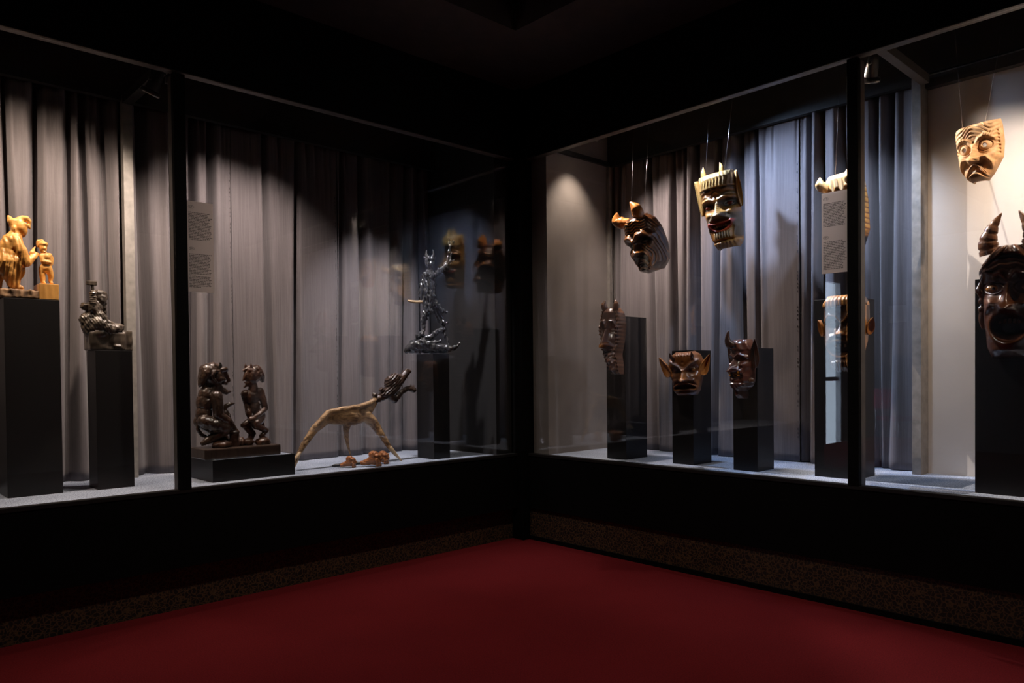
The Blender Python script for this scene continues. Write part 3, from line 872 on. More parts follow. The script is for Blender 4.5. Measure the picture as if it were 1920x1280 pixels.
# ------------------------------------------------------------------ hanging mask with two fat horns
r = mask_root('hanging_mask', (-0.52, 0.780, 1.845), 4, 14, -12, 'dark glossy frowning mask with fat amber horns, hanging on wires', GH)
def f1(X, Z, S):
    p = dict(eye=(0.135, 0.545, 0.055, 0.6), brow=[(0.02, 0.60), (0.09, 0.665), (0.19, 0.67), (0.27, 0.60)], brow_w=0.05, brow_h=0.11, socket=0.13, eye_h=0.05,
             cheek=(0.20, 0.42, 0.08, 0.08), fold=[(0.06, 0.40), (0.15, 0.36), (0.20, 0.24), (0.17, 0.10)], fold_h=0.07, nose=(0.63, 0.33, 0.075, 0.24),
             mouth=(0.19, 0.125, 0.055, -0.9), mouth_d=0.07, lip=0.05, chin=0.06, chin_z=0.07)
    d, qm, q = face_relief(X, Z, p); A = abs(X)
    fore = ss(Z, 0.68, 0.72) * ss(0.97 - Z, 0, 0.06) * ss(0.25 - A, 0, 0.05)
    wr = np.sin((Z + 0.016 * np.cos(A * 34)) * 128)
    d += 0.012 * wr * fore
    hair = ss(A, 0.25, 0.30) * ss(Z, 0.05, 0.15)
    hg = np.sin((S * 1.15 + Z * 0.42) * 62 + 1.6 * np.sin(Z * 15 + S * 9))
    d += hair * (0.008 * hg - 0.02)
    rr = np.hypot(A - 0.055, (Z - 0.29) / 1.2)
    cf = ss(A, 0.075, 0.115) * ss(rr, 0.085, 0.115) * ss(0.225 - rr, 0, 0.03) * ss(0.275 - A, 0, 0.03)
    cs = np.sin(rr * 190)
    d += 0.013 * cs * cf
    C = base_col(X, (0.040, 0.015, 0.007))
    org = (0.50, 0.19, 0.030)
    C = mixc(C, org, 0.85 * ss(wr, 0.0, 0.8) * fore)
    C = mixc(C, (0.20, 0.085, 0.035), ss(rid(A, Z, p['brow'], 0.045, 1.0), 0.4, 0.9))
    C = mixc(C, (0.36, 0.13, 0.025), hair * ss(hg, 0.65, 1.0) * 0.45)
    C = mixc(C, org, 0.9 * cf * ss(cs, 0.15, 0.85))
    C = mixc(C, (0.30, 0.11, 0.02), 0.7 * np.exp(-((qm - 1.3) / 0.22) ** 2))
    C = mixc(C, org, 0.8 * ss(rid(A, Z, p['fold'], 0.014, 1), 0.35, 0.9))
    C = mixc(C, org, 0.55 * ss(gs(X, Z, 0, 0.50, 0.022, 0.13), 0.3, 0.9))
    return d, C
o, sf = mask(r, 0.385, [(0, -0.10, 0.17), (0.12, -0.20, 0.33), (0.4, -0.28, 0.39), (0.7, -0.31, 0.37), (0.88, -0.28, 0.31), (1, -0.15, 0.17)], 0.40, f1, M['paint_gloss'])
horn('horn', [(-0.050, -0.055, 0.365), (-0.100, -0.065, 0.380), (-0.128, -0.070, 0.412), (-0.106, -0.075, 0.458)], [0.028, 0.041, 0.038, 0.002], M['horn_amber'], r)
horn('horn', [(0.035, -0.080, 0.350), (0.050, -0.090, 0.395), (0.046, -0.092, 0.435), (0.022, -0.095, 0.485)], [0.022, 0.041, 0.037, 0.002], M['horn_amber'], r)
box('teeth', (-0.030, -0.150, 0.074), (0.030, -0.135, 0.086), M['teeth_brown'], r, 0.003)
wires(r, [(W2(r, (-0.03, -0.06, 0.38)), (-0.52, 0.60, ZC)), (W2(r, (0.07, -0.06, 0.37)), (-0.52, 0.735, ZC))], ZC)

# ------------------------------------------------------------------ hanging painted mask with red lips
r = mask_root('hanging_mask', (-0.55, 1.315, 1.928), 14, 6, -8, 'painted ochre mask with red lips, upright ears and two small horns', GH)
def f2(X, Z, S):
    p = dict(eye=(0.135, 0.575, 0.050, 0.42), brow=[(0.03, 0.635), (0.10, 0.66), (0.24, 0.645)], brow_w=0.030, brow_h=0.06, socket=0.10, eye_h=0.03, lid=0.022,
             cheek=(0.155, 0.47, 0.065, 0.06), fold=[(0.06, 0.41), (0.14, 0.37), (0.185, 0.25), (0.15, 0.12)], fold_h=0.045, nose=(0.63, 0.415, 0.060, 0.19),
             mouth=(0.275, 0.125, 0.040, 0.25), mouth_d=0.05, lip=0.05, chin=0.03, chin_z=0.16)
    d, qm, q = face_relief(X, Z, p); A = abs(X)
    crown = ss(Z, 0.79, 0.805)
    cg = np.sin(X * 150 + 1.5 * np.sin(Z * 40))
    d += crown * (0.045 + 0.005 * cg)
    fr = ss(Z, 0.66, 0.70) * (1 - crown)
    wv = np.sin((Z - 0.10 * np.exp(-(A / 0.06) ** 2) + 0.03 * np.cos(A * 20)) * 95)
    d += fr * 0.012 * wv
    st = np.sin(Z * 210 - A * 60) * ss(0.05 - A, 0, 0.02) * ss(Z, 0.42, 0.45) * ss(0.61 - Z, 0, 0.03)
    d += 0.004 * st
    goat = ss(0.13 - A, 0, 0.03) * ss(Z, 0.115, 0.14) * ss(0.225 - Z, 0, 0.02)
    gg = np.sin(X * 190)
    d += goat * (0.03 + 0.008 * gg)
    rim = ss(0.095 - Z, 0, 0.02)
    d += rim * (0.045 + 0.008 * np.sin(X * 140))
    d -= 0.03 * np.exp(-((Z - 0.108) / 0.012) ** 2)
    C = base_col(X, (0.31, 0.140, 0.028))
    C = mixc(C, (0.43, 0.24, 0.065), crown * 0.8)
    C = mixc(C, (0.16, 0.12, 0.06), crown * ss(cg, 0.2, 0.9) * 0.5)
    C = mixc(C, (0.20, 0.15, 0.08), crown * ss(X, 0.05, 0.2) * 0.7)
    dk = (0.045, 0.033, 0.020)  # dark paint; eye-socket and cheek shadows are put into this colour
    C = mixc(C, dk, ss(0.012 - abs(Z - 0.79 + 0.02 * X), 0, 0.008))
    C = mixc(C, dk, 1.0 * ss(gs(A, Z, 0.14, 0.585, 0.15, 0.06), 0.25, 0.6))
    C = mixc(C, dk, 0.8 * ss(wv, 0.3, 0.9) * fr)
    C = mixc(C, (0.16, 0.13, 0.07), 0.8 * ss(Z, 0.67, 0.69) * ss(0.73 - Z, 0, 0.02) * ss(X, 0.02, 0.08))
    C = mixc(C, dk, 0.9 * ss(rid(A, Z, [(0.07, 0.42), (0.15, 0.40), (0.20, 0.30), (0.19, 0.16)], 0.045, 1), 0.2, 0.7))
    C = mixc(C, (0.10, 0.07, 0.035), 0.85 * goat); C = mixc(C, (0.42, 0.28, 0.13), goat * ss(gg, 0.2, 0.9) * 0.7)
    C = mixc(C, (0.22, 0.15, 0.07), rim * ss(np.sin(X * 140), -0.2, 0.8) * 0.6)
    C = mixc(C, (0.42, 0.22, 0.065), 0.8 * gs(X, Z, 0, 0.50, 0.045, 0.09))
    C = mixc(C, (0.10, 0.07, 0.03), 0.5 * ss(st, 0.2, 0.8))
    C = mixc(C, (0.095, 0.070, 0.036), 0.85 * ss(A, 0.165, 0.20) * ss(Z, 0.13, 0.17) * ss(0.47 - Z, 0, 0.05))
    C = mixc(C, dk, 0.9 * gs(A, Z, 0.0, 0.385, 0.09, 0.022))
    lipm = ss(1.58 - qm, 0, 0.2)
    C = mixc(C, (0.24, 0.020, 0.010), lipm)
    C = mixc(C, (0.52, 0.075, 0.015), lipm * ss(0.262 - Z, 0, 0.02))
    C = mixc(C, (0.035, 0.012, 0.008), ss(1.05 - qm, 0, 0.25))
    return d, C
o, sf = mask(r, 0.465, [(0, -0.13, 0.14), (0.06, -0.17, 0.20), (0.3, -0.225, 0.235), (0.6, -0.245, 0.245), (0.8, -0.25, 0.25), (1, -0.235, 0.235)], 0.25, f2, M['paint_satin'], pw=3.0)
for s in (-1, 1):
    horn('horn', [(s * 0.055 - 0.005, -0.065, 0.452), (s * 0.057 - 0.005, -0.068, 0.490), (s * 0.052 - 0.005, -0.066, 0.522)], [0.019, 0.014, 0.001], M['horn_ochre'], r)
    ball('eye', (s * 0.063, -sf(s * 0.063, 0.267) + 0.006, 0.267), 0.021, M['eye_red'], r, (1.15, 0.6, 0.62))
    e = leaf_ear('ear', (s * 0.112, -0.020, 0.235), (s * 0.119, -0.035, 0.455), 0.019, (s * 0.75, -0.65, 0), M['horn_ochre'], r, 0.012, 0.008, 0.75)
for k in range(7):
    x = -0.042 + 0.014 * k
    tooth((x, -sf(x, 0.138) - 0.004, 0.1365 - 0.006 * (abs(k - 3) / 3.0) ** 2 + 0.004), 0.011, 0.014, M['teeth_bone'], r)
wires(r, [(W2(r, (-0.06, -0.05, 0.46)), (-0.52, 1.20, ZC)), (W2(r, (0.06, -0.05, 0.46)), (-0.52, 1.37, ZC))], ZC)

# ------------------------------------------------------------------ hanging mask behind the text panel
r = mask_root('hanging_mask', (-0.52, 2.088, 1.832), 6, 6, -5, 'pale mask with round horn buds and rope-like hair, behind the text panel', GH)
def f4(X, Z, S):
    p = dict(eye=(0.13, 0.55, 0.05, 0.6), brow=[(0.03, 0.60), (0.11, 0.66), (0.24, 0.62)], fold=[(0.06, 0.38), (0.15, 0.34), (0.18, 0.2)], nose=(0.63, 0.36, 0.055, 0.16), mouth=(0.22, 0.12, 0.045, 0.2))
    d, qm, q = face_relief(X, Z, p); A = abs(X)
    top = ss(Z + 0.03 * np.sin(X * 55), 0.76, 0.79)
    d += top * (0.05 + 0.006 * np.sin(X * 110))
    rope = ss(A, 0.19, 0.215)
    rg = np.sin(Z * 85 + X * 55)
    d += rope * (0.03 + 0.022 * rg)
    C = base_col(X, (0.42, 0.20, 0.055)); C = mixc(C, (0.66, 0.46, 0.26), top)
    C = mixc(C, (0.50, 0.26, 0.06), rope * (1 - top)); C = mixc(C, (0.16, 0.06, 0.02), rope * ss(-rg, 0.3, 0.95))
    C = mixc(C, (0.012, 0.010, 0.010), ss(0.13 - Z, 0, 0.03))
    return d, C
o, sf = mask(r, 0.395, [(0, -0.13, 0.15), (0.2, -0.21, 0.235), (0.6, -0.24, 0.26), (0.9, -0.24, 0.245), (1, -0.20, 0.21)], 0.30, f4, M['paint_satin'], pw=3.0)
for s, x in ((-1, -0.080), (1, 0.066)):
    q = 0.0 if s < 0 else 0.035
    horn('horn', [(x, -0.10 - q, 0.325), (x + s * 0.004, -0.145 - q, 0.340), (x + s * 0.004, -0.165 - q, 0.355), (x, -0.166 - q, 0.388)], [0.020, 0.028, 0.025, 0.001], M['horn_pale'], r)
wires(r, [(W2(r, (-0.03, -0.07, 0.39)), (-0.52, 2.02, ZC)), (W2(r, (0.06, -0.07, 0.39)), (-0.52, 2.12, ZC))], ZC)

# ------------------------------------------------------------------ unpainted mask with staring pierced eyes
r = mask_root('hanging_mask', (-0.50, 2.708, 2.060), -6, 4, -3, 'unpainted pale wooden mask with staring pierced eyes, before the white wall', GH)
def f5(X, Z, S):
    p = dict(eye=(0.165, 0.585, 0.095, 0.92), brow=[(0.03, 0.63), (0.09, 0.715), (0.19, 0.755), (0.30, 0.68)], brow_w=0.035, brow_h=0.05, socket=0.09, eye_h=0.085, lid=0.022,
             cheek=(0.24, 0.42, 0.07, 0.05), fold=[(0.075, 0.40), (0.19, 0.385), (0.255, 0.27), (0.25, 0.14)], fold_w=0.03, fold_h=0.085, nose=(0.66, 0.33, 0.070, 0.25),
             mouth=(0.205, 0.150, 0.060, -1.1), mouth_d=0.10, lip=0.055, chin=0.04, chin_z=0.05)
    d, qm, q = face_relief(X, Z, p); A = abs(X)
    fo = ss(Z, 0.74, 0.79)
    wv = np.sin((Z - 0.09 * np.cos(A * 11) + 0.012 * np.sin(X * 31)) * 92)
    d += fo * 0.011 * wv
    st = np.sin(Z * 118 + A * 60) * ss(0.075 - A, 0, 0.03) * ss(Z, 0.36, 0.42) * ss(0.60 - Z, 0, 0.04)
    d += 0.008 * st
    for k in range(7):
        d -= 0.05 * gs(A, Z, 0.335, 0.42 + 0.062 * k, 0.016, 0.020)
    for k in range(6):
        d += rid(A, Z, [(0.15 + 0.03 * k, 0.735), (0.165 + 0.036 * k, 0.80)], 0.009, 0.018)
    d -= 0.05 * gs(A, Z, 0.05, 0.335, 0.020, 0.018)
    C = base_col(X, (0.62, 0.36, 0.17))
    C = mixc(C, (0.70, 0.46, 0.25), 0.7 * fo); C = mixc(C, (0.50, 0.25, 0.10), 0.5 * ss(0.18 - Z, 0, 0.08))
    return d, C
def h5(X, Z):
    A = abs(X); zc = 0.205 - 1.1 * X * X / 0.15
    return (np.hypot(A - 0.165, Z - 0.585) < 0.042) | (np.hypot((A - 0.065) / 0.045, (Z - zc - 0.005) / 0.017) < 1)
o, sf = mask(r, 0.275, [(0, -0.12, 0.10), (0.1, -0.22, 0.20), (0.35, -0.33, 0.36), (0.6, -0.355, 0.395), (0.9, -0.36, 0.385), (1, -0.34, 0.36)], 0.27, f5, M['paint_matt'], pw=3.2, hole=h5, thick=0.008)
wires(r, [(W2(r, (-0.055, -0.035, 0.272)), (-0.50, 2.580, ZC)), (W2(r, (0.045, -0.035, 0.272)), (-0.50, 2.820, ZC))], ZC)

# ------------------------------------------------------------------ narrow scaly mask on a tall pedestal
r = mask_root('pedestal_mask', (-0.138, 0.732, 1.150), 6, 0, 0, 'long narrow brown mask with a border of carved scales and two pricked ears', GP)
def fr1(X, Z, S):
    p = dict(eye=(0.075, 0.66, 0.030, 0.7), brow=[(0.01, 0.70), (0.05, 0.80), (0.11, 0.80), (0.145, 0.70), (0.14, 0.60)], brow_w=0.018, brow_h=0.045, socket=0.05, eye_h=0.03, lid=0.010,
             cheek=(0.09, 0.52, 0.05, 0.03), fold=[(0.05, 0.45), (0.10, 0.40), (0.11, 0.30)], fold_w=0.02, fold_h=0.04, nose=(0.72, 0.40, 0.050, 0.20), mouth=(0.33, 0.06, 0.022, 0.3), mouth_d=0.05, lip=0.02, chin=0.03, chin_z=0.22)
    d, qm, q = face_relief(X, Z, p); A = abs(S)
    bd = ss(A, 0.70, 0.76)
    sc = np.abs(np.sin(Z * 55 + 0.3 * np.sign(X)))
    d += bd * (0.02 + 0.030 * sc)
    low = ss(0.34 - Z, 0, 0.05)
    tw = np.sin(Z * 62 - abs(X) * 30) * np.cos(X * 60)
    d += low * (0.02 + 0.020 * tw)
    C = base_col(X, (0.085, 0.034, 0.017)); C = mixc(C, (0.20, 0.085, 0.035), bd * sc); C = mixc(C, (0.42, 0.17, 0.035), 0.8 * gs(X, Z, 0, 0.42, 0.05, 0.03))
    C = mixc(C, (0.22, 0.095, 0.045), low * ss(tw, 0.1, 0.8) * 0.8)
    return d, C
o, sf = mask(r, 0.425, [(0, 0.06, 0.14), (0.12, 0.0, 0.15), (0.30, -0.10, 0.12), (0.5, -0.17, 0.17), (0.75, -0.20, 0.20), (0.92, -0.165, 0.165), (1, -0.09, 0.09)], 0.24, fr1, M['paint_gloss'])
for s in (-1, 1):
    horn('ear', [(s * 0.034, -0.055, 0.405), (s * 0.044, -0.062, 0.432), (s * 0.046, -0.064, 0.448), (s * 0.036, -0.062, 0.476)], [0.018, 0.021, 0.018, 0.001], M['horn_brown'], r)

# ------------------------------------------------------------------ scowling mask with pointed side ears
r = mask_root('pedestal_mask', (-0.198, 1.238, 1.022), 20, 4, -3, 'amber scowling mask with pointed side ears, bristling brows and small horns', GP)
def fr2(X, Z, S):
    p = dict(eye=(0.19, 0.60, 0.075, 0.62), brow=[(0.04, 0.60), (0.16, 0.70), (0.33, 0.80)], brow_w=0.040, brow_h=0.085, socket=0.10, eye_h=0.05, lid=0.02,
             cheek=(0.28, 0.45, 0.08, 0.05), fold=[(0.08, 0.38), (0.22, 0.36), (0.29, 0.24), (0.25, 0.12)], fold_w=0.035, fold_h=0.06, nose=(0.66, 0.36, 0.075, 0.26), mouth=(0.225, 0.225, 0.062, -0.18), mouth_d=0.10, lip=0.055, chin=0.05, chin_z=0.05)
    d, qm, q = face_relief(X, Z, p); A = abs(X)
    hr = ss(Z, 0.90, 0.93) * ss(0.18 - A, 0, 0.05)
    d += hr * 0.02 * np.sin(X * 90 + Z * 30)
    br = ss(rid(A, Z, p['brow'], 0.045, 1), 0.4, 0.9); bs = np.sin((A * 1.4 + Z) * 150)
    d += br * 0.012 * bs
    d -= 0.02 * gs(A, Z, 0.0, 0.77, 0.03, 0.03)
    d += rid(A, Z, [(0.385, 0.72), (0.38, 0.40)], 0.012, 0.03) * (0.6 + 0.4 * np.sin(Z * 130))
    C = base_col(X, (0.20, 0.070, 0.017)); dk = (0.032, 0.012, 0.006)
    C = mixc(C, dk, 0.95 * gs(A, Z, 0.18, 0.60, 0.16, 0.085)); C = mixc(C, dk, 0.9 * ss(1.25 - qm, 0, 0.4)); C = mixc(C, dk, 0.8 * gs(A, Z, 0.15, 0.42, 0.09, 0.09))
    C = mixc(C, (0.11, 0.05, 0.028), br * 0.9); C = mixc(C, (0.16, 0.06, 0.02), 0.7 * ss(0.10 - Z, 0, 0.04)); C = mixc(C, (0.46, 0.20, 0.05), 0.7 * gs(A, Z, 0.22, 0.585, 0.03, 0.03))
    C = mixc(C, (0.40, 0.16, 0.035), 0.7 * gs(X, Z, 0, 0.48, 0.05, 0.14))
    return d, C
o, sf = mask(r, 0.262, [(0, -0.24, 0.22), (0.1, -0.29, 0.29), (0.45, -0.37, 0.38), (0.75, -0.40, 0.42), (0.92, -0.33, 0.35), (1, -0.20, 0.22)], 0.34, fr2, M['paint_gloss'], pw=2.8)
for s in (-1, 1):
    leaf_ear('ear', (s * 0.090, -0.030, 0.118), (s * 0.146, -0.026, 0.236), 0.029, (s * 0.45, -0.88, 0.1), M['horn_amber'], r, 0.010, 0.006, 0.5)
    horn('horn', [(s * 0.055, -0.075, 0.222), (s * 0.062, -0.100, 0.238), (s * 0.064, -0.118, 0.262)], [0.013, 0.011, 0.0012], M['horn_dark'], r)
for k in range(6):
    x = -0.034 + 0.0136 * k
    tooth((x, -sf(x, 0.062) - 0.010, 0.073), 0.011, 0.014, M['teeth_brown'], r)

# ------------------------------------------------------------------ red-brown bearded mask
r = mask_root('pedestal_mask', (-0.140, 1.650, 1.010), -12, 0, 0, 'red-brown grinning mask with amber teeth, forelock horn and combed beard', GP)
def fr3(X, Z, S):
    p = dict(eye=(0.095, 0.665, 0.040, 0.6), brow=[(0.02, 0.70), (0.08, 0.745), (0.17, 0.70)], brow_w=0.026, brow_h=0.06, socket=0.05, eye_h=0.035, lid=0.014,
             cheek=(0.14, 0.57, 0.05, 0.06), fold=[(0.05, 0.52), (0.12, 0.47), (0.155, 0.38), (0.15, 0.30)], fold_w=0.02, fold_h=0.05, nose=(0.70, 0.465, 0.050, 0.19), mouth=(0.39, 0.115, 0.050, 0.5), mouth_d=0.05, lip=0.035, chin=0.06, chin_z=0.29)
    d, qm, q = face_relief(X, Z, p); A = abs(X)
    bd = ss(0.275 - Z, 0, 0.03)
    bg = np.sin(X * 150 + Z * 20)
    d += bd * (0.045 * ss(Z, 0.12, 0.2) + 0.010 * bg)
    hr = ss(Z, 0.80, 0.84); hg = np.sin(X * 60 + Z * 25)
    d += hr * (0.03 + 0.018 * hg)
    C = base_col(X, (0.085, 0.026, 0.017)); C = mixc(C, (0.15, 0.045, 0.022), ss(hg, 0.2, 0.9) * hr); C = mixc(C, (0.11, 0.06, 0.05), bd * ss(bg, 0.2, 0.9) * 0.8)
    C = mixc(C, (0.30, 0.12, 0.03), 0.8 * ss(1 - q, 0, 0.3)); C = mixc(C, (0.02, 0.008, 0.006), ss(1.1 - qm, 0, 0.3))
    return d, C
o, sf = mask(r, 0.325, [(0, -0.05, 0.05), (0.08, -0.07, 0.07), (0.14, -0.05, 0.05), (0.2, -0.15, 0.16), (0.3, -0.20, 0.21), (0.55, -0.215, 0.22), (0.8, -0.22, 0.22), (1, -0.15, 0.15)], 0.26, fr3, M['paint_gloss'])
for s in (-1, 1):
    leaf_ear('ear', (s * 0.070, -0.015, 0.165), (s * 0.092, -0.030, 0.325), 0.026, (s * 0.5, -0.85, 0), M['horn_dark'], r, 0.009, 0.006, 0.6)
horn('horn', [(-0.012, -0.070, 0.285), (-0.022, -0.100, 0.300), (-0.028, -0.112, 0.325), (-0.022, -0.112, 0.372)], [0.026, 0.024, 0.016, 0.004], M['horn_dark'], r)
ball('ear_ring', (0.070, -0.035, 0.100), 0.017, M['horn_brown'], r)
for k in range(6):
    x = -0.031 + 0.0124 * k
    tooth((x, -sf(x, 0.125) - 0.006, 0.136 + 0.003 * (abs(k - 2.5)) ** 1.2), 0.0105, 0.013, M['teeth_amber'], r)
    tooth((x, -sf(x, 0.125) - 0.004, 0.120 + 0.003 * (abs(k - 2.5)) ** 1.2), 0.0105, 0.009, M['teeth_amber'], r)

# ------------------------------------------------------------------ fringed mask behind the mullion
r = mask_root('pedestal_mask', (-0.190, 2.185, 1.150), 8, 0, 0, 'dark mask with an amber hair fringe and round ears, behind the mullion', GP)
def fr4(X, Z, S):
    p = dict(eye=(0.115, 0.635, 0.050, 0.7), brow=[(0.02, 0.655), (0.08, 0.73), (0.17, 0.745), (0.235, 0.67)], brow_w=0.022, brow_h=0.04, fold=[(0.05, 0.48), (0.13, 0.46), (0.19, 0.38), (0.20, 0.30)], fold_h=0.03, nose=(0.68, 0.485, 0.050, 0.15),
             mouth=(0.305, 0.16, 0.085, 0.1), mouth_d=0.09, lip=0.03, chin=0.03, chin_z=0.15)
    d, qm, q = face_relief(X, Z, p); A = abs(X)
    fr = ss(Z, 0.845 + 0.03 * np.sin(X * 9), 0.865); fg = np.sin(X * 130 + 3 * np.sin(Z * 9))
    d += fr * (0.06 + 0.012 * fg)
    bd = ss(0.155 - Z, 0, 0.03); d += bd * (0.03 + 0.010 * np.sin(X * 140))
    C = base_col(X, (0.060, 0.026, 0.012)); C = mixc(C, (0.56, 0.27, 0.085), fr * (0.55 + 0.45 * ss(fg, -0.4, 0.6)))
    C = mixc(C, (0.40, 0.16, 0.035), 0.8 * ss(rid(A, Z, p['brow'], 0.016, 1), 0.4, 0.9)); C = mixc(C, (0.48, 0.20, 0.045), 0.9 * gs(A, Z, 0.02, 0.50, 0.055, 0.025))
    C = mixc(C, (0.40, 0.17, 0.05), 0.9 * np.exp(-((qm - 1.25) / 0.14) ** 2)); C = mixc(C, (0.25, 0.13, 0.06), bd * ss(np.sin(X * 140), 0, 0.8) * 0.7)
    return d, C
o, sf = mask(r, 0.385, [(0, -0.10, 0.10), (0.1, -0.18, 0.18), (0.4, -0.26, 0.26), (0.7, -0.285, 0.285), (0.9, -0.28, 0.28), (1, -0.22, 0.22)], 0.25, fr4, M['paint_gloss'], pw=2.8)
for s in (-1, 1):
    leaf_ear('ear', (s * 0.104, -0.015, 0.185), (s * 0.122, -0.025, 0.270), 0.022, (s * 0.7, -0.7, 0), M['horn_amber'], r, 0.009, 0.006, 0.8)
for k in range(4):
    x = -0.033 + 0.022 * k
    tooth((x, -sf(x, 0.125) - 0.008, 0.135), 0.013, 0.020, M['teeth_bone'], r)

# ------------------------------------------------------------------ big mask with ringed horns
r = mask_root('pedestal_mask', (-0.145, 2.915, 1.205), 4, 0, 0, 'big dark red-brown mask with ringed horns, amber eyes and wide-open mouth', GP)
def fr5(X, Z, S):
    p = dict(eye=(0.125, 0.625, 0.066, 0.62), brow=[(0.02, 0.70), (0.06, 0.75), (0.12, 0.73), (0.18, 0.775), (0.245, 0.70)], brow_w=0.026, brow_h=0.075, socket=0.08, eye_h=0.02, lid=0.024,
             cheek=(0.17, 0.50, 0.07, 0.05), fold=[(0.06, 0.46), (0.13, 0.47), (0.20, 0.40), (0.21, 0.28)], fold_h=0.04, nose=(0.70, 0.42, 0.055, 0.20), mouth=(0.27, 0.125, 0.115, 0.05), mouth_d=0.12, lip=0.04, chin=0.04, chin_z=0.08)
    d, qm, q = face_relief(X, Z, p); A = abs(X)
    for k in range(2):
        z = 0.80 + 0.045 * k
        d += rid(A, Z, [(0.0, z + 0.02), (0.06, z + 0.028), (0.12, z), (0.20, z - 0.04)], 0.014, 0.035)
    hz = 0.905 - 0.9 * np.clip(A - 0.04, 0, 1) ** 1.2
    hair = ss(Z - hz, 0, 0.02); hg = np.sin(X * 95 + Z * 60 * np.sign(X))
    d += hair * (0.07 + 0.013 * hg)
    C = base_col(X, (0.048, 0.017, 0.010)); C = mixc(C, (0.20, 0.085, 0.04), hair * ss(hg, -0.2, 0.8) * 0.9)
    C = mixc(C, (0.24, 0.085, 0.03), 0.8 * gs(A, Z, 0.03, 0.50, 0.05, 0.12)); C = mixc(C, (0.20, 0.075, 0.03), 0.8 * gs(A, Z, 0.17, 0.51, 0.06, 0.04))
    C = mixc(C, (0.19, 0.085, 0.045), 0.7 * ss(Z, 0.77, 0.80) * ss(0.87 - Z, 0, 0.02)); C = mixc(C, (0.02, 0.008, 0.005), ss(1.05 - qm, 0, 0.3)); C = mixc(C, (0.10, 0.034, 0.013), 0.8 * np.exp(-((qm - 1.25) / 0.2) ** 2))
    return d, C
o, sf = mask(r, 0.475, [(0, -0.16, 0.16), (0.1, -0.20, 0.20), (0.4, -0.225, 0.225), (0.65, -0.235, 0.235), (0.78, -0.27, 0.27), (0.90, -0.20, 0.20), (1, -0.11, 0.11)], 0.24, fr5, M['paint_gloss'], pw=2.8)
for s in (-1, 1):
    horn('horn', [(s * 0.072, -0.062, 0.448), (s * 0.080, -0.070, 0.500), (s * 0.062, -0.072, 0.560), (s * 0.030, -0.070, 0.618)], [0.043, 0.038, 0.023, 0.0012], M['horn_ringed'], r, rings=5)
    e = ball('eye', (s * 0.0595, -sf(s * 0.0595, 0.297) + 0.004, 0.297), 0.030, M['eye_amber'], r, (1, 0.5, 0.62))
    ball('pupil', (s * 0.0575, -sf(s * 0.0595, 0.297) - 0.0095, 0.297), 0.0065, M['pupil'], e)
    B = Blob(0, 0, 0.001, 0.001)
    B.chain([(s * 118, -330, 20, 8), (s * 122, -300, 26, 16), (s * 112, -275, 24, 13)], 0.7).ell(s * 112, -250, 16, 18, 12, 22).ell(s * 114, -215, 14, 18, 12, 20).chain([(s * 112, -192, 20, 14), (s * 114, -165, 18, 13), (s * 108, -135, 16, 9)], 0.8)
    B.build('ear', M['horn_dark'], r, 0.004, 2, 0.0008)
for k in range(5):
    x = -0.036 + 0.018 * k
    tooth((x, -sf(x, 0.128) - 0.016, 0.155), 0.013, 0.022, M['teeth_brown'], r)

# ------------------------------------------------------------------ yellow wooden carving: seated carver and small figure
U = 1.0
r = empty('wood_carving', (2.883, -0.470, 1.537), PI, 'yellow wooden carving of a hooded figure shaping a smaller figure', 'sculpture')
fr = (215, 770, 0.000518, 0.000607, -0.04, 1382)
B = Blob(*fr[:4]); B.block(-25, 700, 365, 764, 170, -150)
for k in range(11):
    B.chain([(-15 + 25 * k, 702, 168 - 10 * (k % 3), 9 + 4 * (k % 2)), (-15 + 25 * k + 4 * (k % 3), 754, 168 - 14 * (k % 2), 10)])
B.build('bark_base', M['wood_bark'], r, 0.005, 1, 0.003, 45)
B = Blob(*fr[:4]); a_, b_ = B.P(284, 769, 175), B.P(440, 640, -60)
bm = bmesh.new(); bm_box(bm, tuple(a_), tuple(b_), 0.004)
for v_ in bm.verts: v_.co += Vector((grain(v_.co, 0.003, 20), grain(v_.co * 1.3, 0.003, 20), 0))
from_bm('small_block', bm, M['wood_yellow'], r)
B = Blob(*fr)
B.ell(176, 190, 54, 66, 54, 0, -12)                      # head
B.chain([(132, 165, 0, 44), (104, 138, 0, 32), (88, 112, 4, 18), (80, 98, 6, 8)])      # hood peak behind
B.chain([(150, 150, 0, 44), (185, 116, 0, 26), (222, 112, 0, 24), (246, 134, 0, 20), (250, 164, 0, 11)])   # rolled brim
B.chain([(205, 165, 30, 18), (240, 178, 8, 14), (250, 192, 0, 9)])     # brow and nose
B.chain([(205, 215, 10, 26), (205, 245, 0, 14), (198, 262, 0, 6)])     # chin, beard
B.ell(120, 205, 22, 45, 60, 0)
B.chain([(140, 240, 0, 48), (110, 300, 0, 78)])          # neck
B.ell(100, 340, 92, 95, 95, 0, 10); B.ell(75, 420, 88, 90, 100, 0)      # torso
B.chain([(115, 290, 70, 44), (160, 380, 95, 42), (200, 478, 95, 38)])  # upper arm
B.chain([(200, 478, 95, 36), (245, 440, 80, 28), (285, 405, 50, 22), (312, 400, 35, 12)])   # forearm
B.chain([(250, 395, 70, 20), (275, 355, 40, 9), (283, 338, 35, 5)])    # tool hand
B.chain([(100, 440, -60, 60), (170, 470, -60, 40), (260, 420, -30, 24)])
B.chain([(60, 470, 30, 95), (85, 560, 40, 72), (105, 640, 45, 46)])    # coat skirt and leg
B.chain([(120, 470, 60, 60), (150, 540, 60, 44), (125, 600, 50, 34), (120, 655, 45, 30), (165, 676, 40, 20)])
B.chain([(20, 470, -20, 70), (15, 560, -40, 36), (0, 640, -50, 28), (-15, 680, -50, 30)])
